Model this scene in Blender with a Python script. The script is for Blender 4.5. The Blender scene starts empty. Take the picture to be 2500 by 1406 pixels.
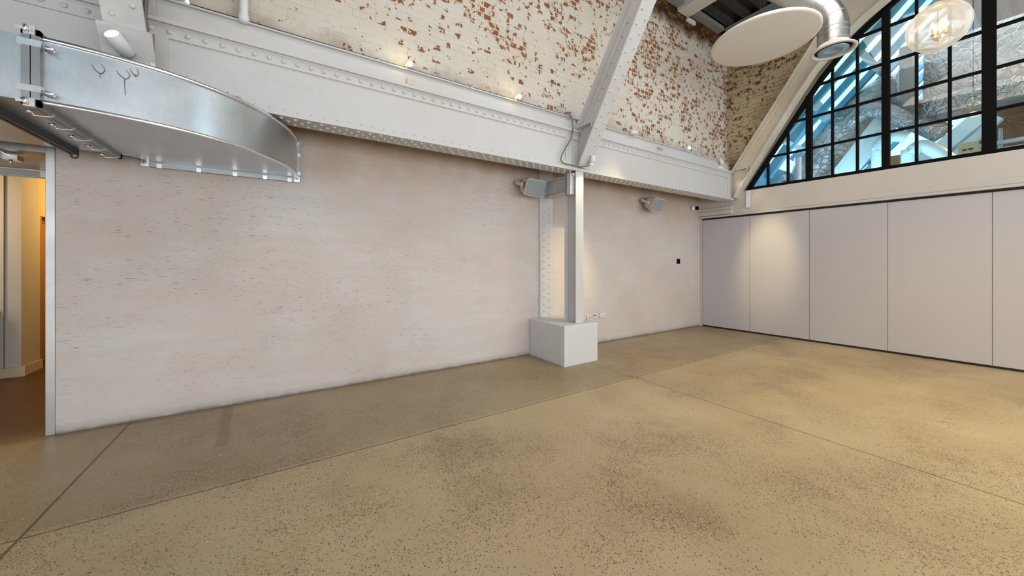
import bpy, bmesh, math, random
from mathutils import Vector, Matrix
random.seed(7)
S = bpy.context.scene
C = S.collection
R = math.radians
PI = math.pi

# ------------------------------------------------------------------ helpers
class MB:
    """collects simple solids and builds ONE mesh object"""
    def __init__(self, M=None):
        self.v = []; self.f = []; self.sm = []; self.M = M
    def add(self, vs, fs, smooth=False):
        n = len(self.v)
        self.v += [Vector(p) for p in vs]
        self.f += [[i + n for i in f] for f in fs]
        self.sm += [smooth] * len(fs)
        return self
    def box(self, x0, x1, y0, y1, z0, z1):
        vs = [(x0,y0,z0),(x1,y0,z0),(x1,y1,z0),(x0,y1,z0),(x0,y0,z1),(x1,y0,z1),(x1,y1,z1),(x0,y1,z1)]
        return self.add(vs, [(0,3,2,1),(4,5,6,7),(0,1,5,4),(1,2,6,5),(2,3,7,6),(3,0,4,7)])
    def obox(self, c, ax, ay, az):
        """box from centre and three half-axis vectors"""
        c = Vector(c); ax = Vector(ax); ay = Vector(ay); az = Vector(az)
        vs = [c-ax-ay-az, c+ax-ay-az, c+ax+ay-az, c-ax+ay-az, c-ax-ay+az, c+ax-ay+az, c+ax+ay+az, c-ax+ay+az]
        return self.add(vs, [(0,3,2,1),(4,5,6,7),(0,1,5,4),(1,2,6,5),(2,3,7,6),(3,0,4,7)])
    def prism(self, poly, a, b, plane='yz'):
        """extrude a 2-D polygon; plane names its two axes"""
        n = len(poly)
        def P(p, t):
            if plane == 'yz': return (t, p[0], p[1])
            if plane == 'xz': return (p[0], t, p[1])
            return (p[0], p[1], t)
        vs = [P(p, a) for p in poly] + [P(p, b) for p in poly]
        fs = [list(range(n))[::-1], list(range(n, 2*n))]
        fs += [(i, (i+1) % n, n + (i+1) % n, n + i) for i in range(n)]
        return self.add(vs, fs)
    def strip(self, pts, t, a, b, plane='yz'):
        """a plate of thickness t that follows a 2-D polyline (pts is its one side)"""
        N = []
        for i in range(len(pts)):
            p = Vector(pts[max(i-1, 0)]); q = Vector(pts[min(i+1, len(pts)-1)])
            d = (q - p).normalized(); N.append(Vector((-d.y, d.x)))
        off = [tuple(Vector(p) + n * t) for p, n in zip(pts, N)]
        for i in range(len(pts) - 1):
            self.prism([pts[i], pts[i+1], off[i+1], off[i]], a, b, plane)
        return self
    def tube(self, path, r, n=10, caps=True, r_end=None):
        path = [Vector(p) for p in path]; m = len(path)
        rings = []; up = None
        for i, p in enumerate(path):
            d = (path[min(i+1, m-1)] - path[max(i-1, 0)]).normalized()
            if up is None:
                up = Vector((0,0,1)) if abs(d.z) < .9 else Vector((1,0,0))
            s = d.cross(up)
            if s.length < 1e-5: s = d.cross(Vector((0,1,0)))
            s.normalize(); up = s.cross(d).normalized()
            rr = r[i] if isinstance(r, (list, tuple)) else r
            rings.append([p + (s*math.cos(2*PI*k/n) + up*math.sin(2*PI*k/n))*rr for k in range(n)])
        vs = [q for ring in rings for q in ring]
        fs = []
        for i in range(m-1):
            for k in range(n):
                fs.append((i*n+k, i*n+(k+1) % n, (i+1)*n+(k+1) % n, (i+1)*n+k))
        self.add(vs, fs, True)
        if caps:
            self.add(rings[0], [list(range(n))[::-1]]); self.add(rings[-1], [list(range(n))])
        return self
    def lathe(self, prof, origin=(0,0,0), axis=(0,0,1), n=32):
        """revolve (radius, height) pairs about an axis"""
        o = Vector(origin); a = Vector(axis).normalized()
        s = a.cross(Vector((0,1,0)) if abs(a.y) < .9 else Vector((1,0,0))).normalized(); t = a.cross(s)
        vs = []
        for (r, h) in prof:
            for k in range(n):
                f = 2*PI*k/n
                vs.append(o + a*h + (s*math.cos(f) + t*math.sin(f))*max(r, 1e-4))
        fs = []
        for i in range(len(prof)-1):
            for k in range(n):
                fs.append((i*n+k, i*n+(k+1) % n, (i+1)*n+(k+1) % n, (i+1)*n+k))
        return self.add(vs, fs, True)
    def rivet(self, c, nrm, r=.021, n=8):
        c = Vector(c); a = Vector(nrm).normalized()
        s = a.cross(Vector((0,0,1)) if abs(a.z) < .9 else Vector((1,0,0))).normalized(); t = a.cross(s)
        vs = []
        for (rr, h) in ((1, -.1), (.93, .34), (.6, .66)):
            for k in range(n):
                f = 2*PI*k/n
                vs.append(c + a*(h*r) + (s*math.cos(f) + t*math.sin(f))*(rr*r))
        vs.append(c + a*(.76*r))
        fs = []
        for i in range(2):
            for k in range(n): fs.append((i*n+k, i*n+(k+1) % n, (i+1)*n+(k+1) % n, (i+1)*n+k))
        for k in range(n): fs.append((2*n+k, 2*n+(k+1) % n, 3*n))
        return self.add(vs, fs, True)
    def build(self, name, mat, parent=None, bevel=0, recalc=True, kind=None, label=None):
        me = bpy.data.meshes.new(name)
        vs = [self.M @ p for p in self.v] if self.M else self.v
        me.from_pydata([tuple(p) for p in vs], [], self.f)
        me.polygons.foreach_set('use_smooth', self.sm)
        bm = bmesh.new(); bm.from_mesh(me)
        if recalc: bmesh.ops.recalc_face_normals(bm, faces=bm.faces)
        bm.to_mesh(me); bm.free()
        me.materials.append(mat)
        o = bpy.data.objects.new(name, me); C.objects.link(o)
        if parent is not None:
            o.parent = parent
            w = Vector((0,0,0)); p = parent
            while p is not None:
                w += p.location; p = p.parent
            o.location = -w
        if bevel:
            b = o.modifiers.new('edge', 'BEVEL'); b.width = bevel; b.segments = 2; b.limit_method = 'ANGLE'; b.angle_limit = R(40)
            b.harden_normals = False
        if kind: o['kind'] = kind
        if label: o['label'] = label
        return o

def tag(o, label, cat, group=None):
    o['label'] = label; o['category'] = cat
    if group: o['group'] = group
    return o
def thing(name, label, cat, loc=(0,0,0), group=None):
    o = bpy.data.objects.new(name, None); C.objects.link(o)
    o.empty_display_size = .1; o.location = loc
    return tag(o, label, cat, group)
def copy_thing(root, loc, label, group=None):
    r = root.copy(); C.objects.link(r); r.location = loc; r['label'] = label
    if group: r['group'] = group
    for ch in list(root.children):
        c = ch.copy(); C.objects.link(c); c.parent = r
        for g in list(ch.children):
            d = g.copy(); C.objects.link(d); d.parent = c
    return r

# ------------------------------------------------------------------ materials
def new_mat(name):
    m = bpy.data.materials.new(name); m.use_nodes = True
    nt = m.node_tree; nt.nodes.clear()
    out = nt.nodes.new('ShaderNodeOutputMaterial')
    b = nt.nodes.new('ShaderNodeBsdfPrincipled')
    nt.links.new(b.outputs[0], out.inputs[0])
    return m, nt, b
class G:
    """small node-graph builder"""
    def __init__(self, nt): self.nt = nt
    def n(self, t, **kw):
        x = self.nt.nodes.new(t)
        for k, v in kw.items(): setattr(x, k, v)
        return x
    def L(self, a, b): self.nt.links.new(a, b)
    def math(self, op, a, b=None, c=None, clamp=False):
        x = self.n('ShaderNodeMath', operation=op); x.use_clamp = clamp
        for i, q in enumerate((a, b, c)):
            if q is None: continue
            if isinstance(q, (int, float)): x.inputs[i].default_value = q
            else: self.L(q, x.inputs[i])
        return x.outputs[0]
    def mix(self, fac, a, b):
        x = self.n('ShaderNodeMix', data_type='RGBA')
        for i, q in ((0, fac), (6, a), (7, b)):
            if isinstance(q, (int, float)): x.inputs[i].default_value = q
            elif isinstance(q, tuple): x.inputs[i].default_value = (*q, 1)
            else: self.L(q, x.inputs[i])
        return x.outputs[2]
    def ramp(self, f, stops, interp='LINEAR'):
        x = self.n('ShaderNodeValToRGB'); cr = x.color_ramp; cr.interpolation = interp
        while len(cr.elements) < len(stops): cr.elements.new(.5)
        for e, (p, c) in zip(cr.elements, stops):
            e.position = p; e.color = (*c, 1) if isinstance(c, tuple) else (c, c, c, 1)
        self.L(f, x.inputs[0]); return x.outputs[0]
    def noise(self, vec, scale, detail=3, rough=.55, dist=0.):
        x = self.n('ShaderNodeTexNoise'); x.inputs['Scale'].default_value = scale
        x.inputs['Detail'].default_value = detail; x.inputs['Roughness'].default_value = rough
        x.inputs['Distortion'].default_value = dist
        self.L(vec, x.inputs['Vector']); return x.outputs['Fac']
    def voro(self, vec, scale, feature='F1'):
        x = self.n('ShaderNodeTexVoronoi', feature=feature); x.inputs['Scale'].default_value = scale
        self.L(vec, x.inputs['Vector']); return x
    def coord(self, scale=(1,1,1), rot=(0,0,0)):
        t = self.n('ShaderNodeTexCoord'); m = self.n('ShaderNodeMapping')
        m.inputs['Scale'].default_value = scale; m.inputs['Rotation'].default_value = rot
        self.L(t.outputs['Object'], m.inputs['Vector']); return m.outputs[0]
    def sep(self, v):
        x = self.n('ShaderNodeSeparateXYZ'); self.L(v, x.inputs[0]); return x.outputs
    def comb(self, x, y, z=0.):
        c = self.n('ShaderNodeCombineXYZ')
        for i, q in enumerate((x, y, z)):
            if isinstance(q, (int, float)): c.inputs[i].default_value = q
            else: self.L(q, c.inputs[i])
        return c.outputs[0]
    def bump(self, h, strength, dist=.01):
        b = self.n('ShaderNodeBump'); b.inputs['Strength'].default_value = strength; b.inputs['Distance'].default_value = dist
        self.L(h, b.inputs['Height']); return b.outputs[0]

def srgb(r, g, b):
    f = lambda c: ((c/255+.055)/1.055)**2.4 if c > 10 else c/255/12.92
    return (f(r), f(g), f(b))

def plain(name, col, rough=.5, metal=0., noise=0., nscale=6., bump=0., spec=.5, coat=0.):
    m, nt, b = new_mat(name); g = G(nt)
    b.inputs['Roughness'].default_value = rough; b.inputs['Metallic'].default_value = metal
    b.inputs['Specular IOR Level'].default_value = spec; b.inputs['Coat Weight'].default_value = coat
    v = g.coord()
    f = g.noise(v, nscale, 4)
    c2 = tuple(max(0, c*(1-noise)) for c in col); c1 = tuple(min(1, c*(1+noise*.6)) for c in col)
    g.L(g.ramp(f, [(.3, c2), (.7, c1)]), b.inputs['Base Color'])
    if bump: g.L(g.bump(g.noise(v, nscale*12, 3), bump, .004), b.inputs['Normal'])
    return m
def glow(name, col, s):
    m, nt, b = new_mat(name)
    b.inputs['Base Color'].default_value = (*col, 1); b.inputs['Emission Color'].default_value = (*col, 1)
    b.inputs['Emission Strength'].default_value = s
    return m

def mat_plaster():
    m, nt, b = new_mat('limewashed_plaster'); g = G(nt)
    v = g.coord(); big = g.noise(v, .7, 4, .6); mid = g.noise(v, 3.2, 5, .6)
    streak = g.noise(g.coord((.9, .9, 7)), 1.6, 6, .65)
    col = g.ramp(big, [(.3, srgb(200,188,182)), (.5, srgb(210,200,195)), (.7, srgb(215,209,208))])
    col = g.mix(g.math('MULTIPLY', g.ramp(streak, [(.4, 0.), (.7, 1.)]), .24), col, srgb(192,178,163))
    col = g.mix(g.math('MULTIPLY', g.ramp(mid, [(.45, 0.), (.75, 1.)]), .32), col, srgb(216,190,178))
    fine = g.noise(g.coord((4.2, 4.2, 42)), 3.7, 3, .5)
    patch = g.noise(g.coord((.8, .8, 1.9)), 1.15, 4, .6)
    x = g.sep(g.coord())[0]
    lean = g.math('MULTIPLY', g.math('SUBTRACT', 3.0, x), .018)           # more pitting on the far left
    p2 = g.math('ADD', patch, g.math('MAXIMUM', lean, -.07))
    dash = g.math('MULTIPLY', g.ramp(fine, [(.632, 0.), (.672, 1.)]), g.ramp(p2, [(.44, 0.), (.62, 1.)]))
    col = g.mix(g.math('MULTIPLY', dash, .66), col, srgb(108,98,88))
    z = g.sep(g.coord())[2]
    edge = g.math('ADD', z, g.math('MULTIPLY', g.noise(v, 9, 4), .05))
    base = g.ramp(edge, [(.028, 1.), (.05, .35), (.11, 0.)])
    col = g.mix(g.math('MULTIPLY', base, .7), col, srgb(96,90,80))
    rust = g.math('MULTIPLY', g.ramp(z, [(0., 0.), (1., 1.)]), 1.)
    top = g.math('MULTIPLY', g.math('SUBTRACT', z, 2.2, clamp=True), 1.35, clamp=True)  # brown shade below the girder, painted into the upper wall colour
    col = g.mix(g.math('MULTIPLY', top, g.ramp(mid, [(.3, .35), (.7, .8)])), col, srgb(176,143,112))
    g.L(col, b.inputs['Base Color']); b.inputs['Roughness'].default_value = .82
    b.inputs['Specular IOR Level'].default_value = .25
    g.L(g.bump(g.noise(g.coord((1.5, 1.5, 10)), 2., 2, .6), .18, .012), b.inputs['Normal'])
    return m

def mat_brick(name, paint, stain, stain_amt, chip_bias, grime, joint_dark, chip_a=srgb(160,108,66), chip_b=srgb(150,88,54), jw=.0035):
    m, nt, b = new_mat(name); g = G(nt)
    s = g.sep(g.coord()); u = g.math('SUBTRACT', s[0], s[1]); z = s[2]
    warp = g.math('MULTIPLY', g.math('SUBTRACT', g.noise(g.coord(), 2.5, 2), .5), .014)
    vec = g.comb(u, g.math('ADD', z, warp))
    def bricks(w, mort):
        t = g.n('ShaderNodeTexBrick'); t.offset = .5
        t.inputs['Scale'].default_value = 1.; t.inputs['Brick Width'].default_value = w; t.inputs['Row Height'].default_value = .076
        t.inputs['Mortar Size'].default_value = mort; t.inputs['Mortar Smooth'].default_value = .3
        t.inputs['Color1'].default_value = (0,0,0,1); t.inputs['Color2'].default_value = (1,1,1,1); t.inputs['Mortar'].default_value = (.5,.5,.5,1)
        g.L(vec, t.inputs['Vector']); return t
    b1 = bricks(.228, jw); b2 = bricks(.114, .008)
    obj = g.coord()
    cl = g.noise(obj, .62, 3, .6); cl2 = g.noise(obj, 2.1, 3, .6)
    fine = g.noise(obj, 15, 4, .6); finer = g.noise(obj, 60, 3, .6)
    rnd = g.sep(b2.outputs['Color'])[0]
    grad = g.math('MULTIPLY', g.math('ADD', g.math('MULTIPLY', s[0], .03), g.math('MULTIPLY', g.math('SUBTRACT', z, 4.4), .05)), 1.)
    val = g.math('ADD', g.math('MULTIPLY', cl, .95), g.math('MULTIPLY', cl2, .7))
    val = g.math('ADD', val, g.math('MULTIPLY', rnd, .42))
    val = g.math('ADD', val, g.math('MULTIPLY', g.math('SUBTRACT', fine, .5), 2.1))
    val = g.math('ADD', val, .36)
    val = g.math('ADD', val, g.math('ADD', grad, chip_bias))
    chip = g.ramp(val, [(0.0, 0.), (1., 1.)])
    chip = g.math('MULTIPLY', g.math('SUBTRACT', val, 1.66), 16., clamp=True)
    chip = g.math('MULTIPLY', chip, g.math('SUBTRACT', 1., b2.outputs['Fac'], clamp=True))
    brickc = g.mix(g.ramp(rnd, [(.45, 0.), (1., 1.)]), chip_a, chip_b)
    brickc = g.mix(g.ramp(finer, [(.35, 0.), (.7, 1.)]), brickc, srgb(118,74,46))
    pc = g.mix(g.ramp(g.noise(obj, .8, 5, .62), [(.42, 0.), (.68, 1.)]), paint, stain)
    pc = g.mix(stain_amt, paint, pc)
    pc = g.mix(g.math('MULTIPLY', g.ramp(g.noise(g.comb(u, g.math('MULTIPLY', z, 6.)), 1.3, 4, .6), [(.45, 0.), (.75, 1.)]), .25), pc, stain)
    lowdirt = g.math('MULTIPLY', g.ramp(g.math('ADD', z, g.math('MULTIPLY', g.noise(obj, 3., 4), .5)), [(0., 0.), (1., 1.)]), 1.)
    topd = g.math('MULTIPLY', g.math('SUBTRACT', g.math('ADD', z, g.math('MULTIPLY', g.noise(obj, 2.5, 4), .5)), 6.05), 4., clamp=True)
    base = g.math('MULTIPLY', g.math('SUBTRACT', 4.12, g.math('ADD', z, g.math('MULTIPLY', g.noise(obj, 2.2, 5, .65), .7))), 4., clamp=True)
    pc = g.mix(g.math('MULTIPLY', base, grime), pc, srgb(128,104,76))
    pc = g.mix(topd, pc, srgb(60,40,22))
    jn = g.math('MULTIPLY', b1.outputs['Fac'], g.ramp(g.noise(obj, 7, 3), [(.4, 0.1), (.62, 1.)]))
    pc = g.mix(g.math('MULTIPLY', jn, joint_dark), pc, srgb(84,66,46))
    spot = g.math('MULTIPLY', g.ramp(g.noise(obj, 44, 3, .55), [(.66, 0.), (.69, 1.)]), g.ramp(cl2, [(.4, 0.), (.65, 1.)]))
    pc = g.mix(g.math('MULTIPLY', spot, .8), pc, srgb(80,58,40))
    col = g.mix(chip, pc, brickc)
    g.L(col, b.inputs['Base Color']); b.inputs['Roughness'].default_value = .8; b.inputs['Specular IOR Level'].default_value = .25
    h = g.noise(obj, 30, 2, .6)
    g.L(g.bump(h, .3, .006), b.inputs['Normal'])
    return m

def mat_floor():
    m, nt, b = new_mat('polished_concrete'); g = G(nt)
    v = g.coord(); s = g.sep(v)
    big = g.noise(v, .35, 4, .6); mid = g.noise(v, 1.15, 4, .6); cloud = g.noise(v, .9, 5, .65, .4)
    col = g.ramp(big, [(.3, srgb(172,151,117)), (.5, srgb(189,168,133)), (.72, srgb(203,184,150))])
    col = g.mix(g.math('MULTIPLY', g.ramp(cloud, [(.48, 0.), (.75, 1.)]), .55), col, srgb(192,178,152))
    col = g.mix(g.math('MULTIPLY', g.ramp(mid, [(.5, 0.), (.78, 1.)]), .5), col, srgb(140,114,82))
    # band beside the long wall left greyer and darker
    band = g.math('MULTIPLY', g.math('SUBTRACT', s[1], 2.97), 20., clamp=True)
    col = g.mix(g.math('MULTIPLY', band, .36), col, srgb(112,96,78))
    # ground aggregate
    def specks(scale, thr, seedoff):
        vv = g.n('ShaderNodeTexVoronoi'); vv.inputs['Scale'].default_value = scale
        mp = g.n('ShaderNodeMapping'); mp.inputs['Location'].default_value = seedoff
        g.L(v, mp.inputs['Vector']); g.L(mp.outputs[0], vv.inputs['Vector'])
        cs = g.sep(vv.outputs['Color'])
        return g.math('LESS_THAN', vv.outputs['Distance'], thr), cs
    patch = g.ramp(g.math('ADD', g.math('MULTIPLY', g.noise(v, 1.25, 5, .62, .3), .65), g.math('MULTIPLY', g.noise(v, .45, 2), .35)), [(.44, .05), (.53, .28), (.63, 1.)])
    for (sc, th, off, amt) in ((120, .40, (0,0,0), 1.), (75, .36, (3.1,7.7,0), .6), (210, .42, (5.3,1.9,0), 1.)):
        k, cs = specks(sc, th, off)
        on = g.math('MULTIPLY', k, g.math('LESS_THAN', cs[0], g.math('MULTIPLY', patch, amt)))
        stone = g.ramp(cs[1], [(0., srgb(60,44,30)), (.34, srgb(92,62,38)), (.5, srgb(158,104,56)), (.7, srgb(128,90,54)), (.8, srgb(128,118,104)), (.93, srgb(218,204,180))], 'CONSTANT')
        col = g.mix(g.math('MULTIPLY', on, .8), col, stone)
    # saw-cut joints
    def joint(c, pos, w):
        d = g.math('ABSOLUTE', g.math('SUBTRACT', c, pos))
        return g.math('SUBTRACT', 1., g.math('MULTIPLY', g.math('SUBTRACT', d, w*.5, clamp=True), 1./(w*.6), clamp=True))
    wob = g.math('MULTIPLY', g.math('SUBTRACT', g.noise(v, 6, 2), .5), .006)
    yy = g.math('ADD', s[1], wob); xx = g.math('ADD', s[0], wob)
    j = g.math('MAXIMUM', joint(yy, 2.968, .008), joint(xx, -1.174, .009))
    j = g.math('MAXIMUM', j, joint(xx, 3.742, .007))
    col = g.mix(g.math('MULTIPLY', j, .78), col, srgb(58,46,34))
    mk = g.math('MULTIPLY', joint(g.math('ADD', s[0], g.math('MULTIPLY', s[1], .058)), -.21, .05), g.math('GREATER_THAN', s[1], 3.6))
    col = g.mix(g.math('MULTIPLY', mk, .3), col, srgb(84,66,48))
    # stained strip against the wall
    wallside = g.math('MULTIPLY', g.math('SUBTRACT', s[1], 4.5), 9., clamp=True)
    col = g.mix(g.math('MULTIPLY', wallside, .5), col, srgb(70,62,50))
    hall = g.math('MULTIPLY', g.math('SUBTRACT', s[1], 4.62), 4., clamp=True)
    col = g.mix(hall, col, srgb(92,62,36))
    g.L(col, b.inputs['Base Color'])
    g.L(g.ramp(g.noise(v, 2.2, 4), [(.3, .34), (.7, .5)]), b.inputs['Roughness'])
    b.inputs['Specular IOR Level'].default_value = .42
    g.L(g.bump(g.noise(v, 60, 1), .02, .004), b.inputs['Normal'])
    return m

def mat_steel_paint(name, col, dirt, chip=.72):
    m, nt, b = new_mat(name); g = G(nt)
    v = g.coord()
    c = g.mix(g.math('MULTIPLY', g.ramp(g.noise(v, 1.4, 5, .6), [(.4, 0.), (.75, 1.)]), dirt), col, srgb(196,180,158))
    c = g.mix(g.math('MULTIPLY', g.ramp(g.noise(v, 17, 4, .6), [(chip, 0.), (chip+.02, 1.)]), .85), c, srgb(92,70,52))
    g.L(c, b.inputs['Base Color']); b.inputs['Roughness'].default_value = .42
    g.L(g.bump(g.noise(v, 40, 3), .06, .004), b.inputs['Normal'])
    return m

def mat_galv(name, col, rough=.32, streak=True):
    m, nt, b = new_mat(name); g = G(nt)
    v = g.coord(); f = g.noise(g.coord((14, 14, 2.)) if streak else v, 5, 4, .6)
    vv = g.voro(v, 45); sp = g.sep(vv.outputs['Color'])[0]
    c = g.mix(g.math('MULTIPLY', sp, .18), col, tuple(x*.7 for x in col))
    c = g.mix(g.math('MULTIPLY', g.ramp(f, [(.4, 0.), (.7, 1.)]), .18), c, tuple(x*.75 for x in col))
    g.L(c, b.inputs['Base Color']); b.inputs['Metallic'].default_value = .92
    g.L(g.ramp(g.noise(v, 3, 4), [(.3, rough*.8), (.7, rough*1.25)]), b.inputs['Roughness'])
    g.L(g.bump(g.noise(v, 1.6, 2), .06, .05), b.inputs['Normal'])
    return m

def mat_foil():
    m, nt, b = new_mat('crinkled_foil'); g = G(nt)
    v = g.coord(); n1 = g.noise(v, 5, 5, .65, 1.2); n2 = g.voro(v, 9, 'DISTANCE_TO_EDGE').outputs['Distance']
    c = g.ramp(g.noise(v, 1.7, 4), [(.3, srgb(150,152,158)), (.7, srgb(205,205,206))])
    g.L(c, b.inputs['Base Color']); b.inputs['Metallic'].default_value = .85; b.inputs['Roughness'].default_value = .36
    g.L(g.bump(g.math('ADD', n1, g.math('MULTIPLY', g.math('MINIMUM', n2, .12), 2.)), .9, .05), b.inputs['Normal'])
    return m

def mat_window_glass():
    m = bpy.data.materials.new('window_glass'); m.use_nodes = True
    nt = m.node_tree; nt.nodes.clear(); g = G(nt)
    out = g.n('ShaderNodeOutputMaterial'); mx = g.n('ShaderNodeMixShader'); t = g.n('ShaderNodeBsdfTransparent'); gl = g.n('ShaderNodeBsdfGlossy')
    fr = g.n('ShaderNodeFresnel'); fr.inputs[0].default_value = 1.52
    t.inputs[0].default_value = (.95, .985, 1, 1); gl.inputs['Roughness'].default_value = .01; gl.inputs[0].default_value = (1,1,1,1)
    g.L(g.math('MULTIPLY', fr.outputs[0], 1.9, clamp=True), mx.inputs[0]); g.L(t.outputs[0], mx.inputs[1]); g.L(gl.outputs[0], mx.inputs[2]); g.L(mx.outputs[0], out.inputs[0])
    return m

def mat_globe_glass():
    m = bpy.data.materials.new('clear_blown_glass'); m.use_nodes = True
    nt = m.node_tree; nt.nodes.clear(); g = G(nt)
    out = g.n('ShaderNodeOutputMaterial'); t = g.n('ShaderNodeBsdfTransparent'); gl = g.n('ShaderNodeBsdfGlossy')
    d = g.n('ShaderNodeBsdfTranslucent'); df = g.n('ShaderNodeBsdfDiffuse'); lw = g.n('ShaderNodeLayerWeight'); lw.inputs[0].default_value = .35
    gl.inputs['Roughness'].default_value = .03
    d.inputs[0].default_value = (.95,.93,.9,1); df.inputs[0].default_value = (.95,.93,.9,1)
    haze = g.n('ShaderNodeMixShader'); haze.inputs[0].default_value = .45; g.L(d.outputs[0], haze.inputs[1]); g.L(df.outputs[0], haze.inputs[2])
    m1 = g.n('ShaderNodeMixShader'); g.L(g.ramp(lw.outputs['Facing'], [(0., .36), (.55, .46), (.92, .88)]), m1.inputs[0])
    g.L(t.outputs[0], m1.inputs[1]); g.L(haze.outputs[0], m1.inputs[2])
    m2 = g.n('ShaderNodeMixShader'); g.L(g.ramp(lw.outputs['Fresnel'], [(0., .03), (1., .5)]), m2.inputs[0])
    g.L(m1.outputs[0], m2.inputs[1]); g.L(gl.outputs[0], m2.inputs[2]); g.L(m2.outputs[0], out.inputs[0])
    return m

M = {}
M['plaster'] = mat_plaster()
M['brick'] = mat_brick('painted_brick', srgb(208,203,195), srgb(198,186,166), .8, -.05, .6, .3)
M['brick_gable'] = mat_brick('stained_painted_brick', srgb(196,178,148), srgb(150,124,86), 1., -.22, .6, 1., srgb(110,84,54), srgb(92,66,42), .006)
M['floor'] = mat_floor()
M['steel'] = mat_steel_paint('white_painted_steel', srgb(206,204,205), .25, .755)
M['steel_warm'] = mat_steel_paint('cream_painted_steel', srgb(214,206,192), .6, .74)
M['wall_white'] = plain('white_wall_paint', srgb(206,198,190), .7, noise=.03, nscale=2)
M['room'] = plain('room_paint', srgb(205,198,188), .8, noise=.02)
M['laminate'] = plain('partition_laminate', srgb(194,189,192), .45, noise=.012, nscale=1.5)
M['plinth'] = plain('painted_concrete', srgb(212,211,212), .75, noise=.03, nscale=7, bump=.5)
M['black'] = plain('black_steel', (.003,.003,.003), .75, spec=.12)
M['seal'] = plain('black_rubber', (.005,.005,.006), .7)
M['galv'] = mat_galv('galvanised_sheet', (.58,.625,.67), .36)
M['galv_dull'] = mat_galv('dull_galvanised_sheet', (.56,.55,.55), .42)
M['strut'] = mat_galv('strut_channel', (.36,.37,.38), .4, False)
M['conduit'] = mat_galv('conduit_steel', (.20,.225,.24), .32, False)
M['dark_strut'] = mat_galv('dark_strut_channel', (.10,.105,.11), .45, False)
M['zinc'] = mat_galv('bright_zinc', (.85,.87,.9), .28, False)
M['foil'] = mat_foil()
M['glass'] = mat_window_glass()
M['globe'] = mat_globe_glass()
M['white_plastic'] = plain('white_plastic', srgb(222,222,224), .4)
M['offwhite_plastic'] = plain('offwhite_plastic', srgb(206,200,190), .45)
M['grille'] = plain('grey_grille_cloth', srgb(150,156,162), .7, noise=.05, nscale=200)
M['red'] = plain('red_badge', srgb(150,12,20), .4)
M['disc'] = plain('acoustic_felt', srgb(226,220,213), .9, noise=.02)
M['deck'] = plain('dark_deck', srgb(58,56,54), .55, noise=.25, nscale=2)
M['grey_paint'] = plain('grey_painted_metal', srgb(150,152,152), .5, noise=.06)
M['duct_grey'] = mat_galv('spiral_duct_sheet', (.66,.66,.66), .3, False)
M['brass'] = plain('antique_brass', (.42,.27,.13), .32, 1., noise=.1)
M['candle'] = plain('cream_candle_sleeve', srgb(240,220,170), .5)
M['bulb'] = glow('warm_bulb', (1, .78, .42), 22)
M['lens'] = glow('spot_lens', (1, .90, .66), 12)
M['dark_hole'] = plain('dark_recess', (.012,.012,.012), .6)
M['cable'] = plain('grey_flex', srgb(108,110,110), .4, .3)
M['sealant'] = plain('grey_sealant', srgb(104,104,108), .6)
M['blue_steel'] = plain('blue_painted_steel', srgb(96,182,218), .5, noise=.08)
M['sky_white_steel'] = plain('pale_painted_steel', srgb(214,226,230), .45, noise=.03)
M['white_duct'] = plain('white_painted_duct', srgb(205,218,224), .4, noise=.03)
M['hall_brick'] = mat_brick('hall_brick', srgb(150,120,96), srgb(110,80,58), 1., .0, .5, .8)
M['hall_deck'] = plain('hall_deck_sheet', srgb(120,112,118), .5, noise=.1)
M['panel_cream'] = plain('cream_enamel', srgb(216,200,160), .4)
M['yellow'] = plain('yellow_paint', srgb(210,176,60), .5)
M['door'] = plain('timber_veneer_door', srgb(168,124,72), .5, noise=.08, nscale=3)
M['ochre'] = plain('ochre_lit_paint', srgb(214,196,160), .7)  # warm light of the passage put into the wall colour

# ------------------------------------------------------------------ key dimensions
YP = 4.62                      # plaster wall face
YF0, YF1 = 3.85, 4.10          # girder flange, front and back
ZB0, ZB1 = 2.79, 3.385         # girder bottom and top
RA = R(1.8)                    # right-hand wall stands 1.8 degrees off square
RW = Matrix.Translation((8.12, 4.62, 0)) @ Matrix(((math.sin(RA), math.cos(RA), 0, 0), (-math.cos(RA), math.sin(RA), 0, 0), (0, 0, 1, 0), (0, 0, 0, 1)))
def rw(s, d, z): return tuple(RW @ Vector((s, d, z)))      # s along that wall, d into it

# ------------------------------------------------------------------ setting
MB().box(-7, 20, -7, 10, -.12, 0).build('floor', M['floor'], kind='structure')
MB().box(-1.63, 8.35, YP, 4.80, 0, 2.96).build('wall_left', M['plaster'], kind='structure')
wl = MB().box(-6, 8.7, 4.02, 4.6, 3.40, 6.6)
wl.build('wall_left_upper', M['brick'], kind='structure')
MB().box(-6, 8.1, 4.105, 4.8, 2.965, 3.395).build('trim_1', M['wall_white'], kind='structure')
# gable brick above the right-hand raking frame
MB(RW).prism([(.45, 3.2), (.80, 3.42), (1.35, 4.28), (1.69, 4.75), (1.96, 5.13), (2.25, 5.47), (2.55, 5.80), (3.0, 6.6), (.45, 6.6)], .0, .25, 'xz').build('wall_right_upper', M['brick_gable'], kind='structure')
# white bulkhead between sliding partition and window
bk = MB(RW); bk.box(-.06, 9.5, .0, .22, 2.46, 2.965)
bk.build('wall_right', M['wall_white'], kind='structure')
t = MB(RW); t.box(-.06, 9.5, -.045, -.001, 2.466, 2.508); t.box(-.06, .72, -.085, -.001, 2.514, 2.60); t.box(-.03, .72, -.06, -.001, 2.606, 2.672); t.box(.72, 9.5, -.012, -.001, 2.514, 2.60)
t.build('trim_2', M['wall_white'], kind='structure', bevel=.004)
MB(RW).box(.985, 1.055, -.035, -.001, 2.60, 2.955).build('trim_3', M['white_plastic'], kind='structure')
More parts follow.
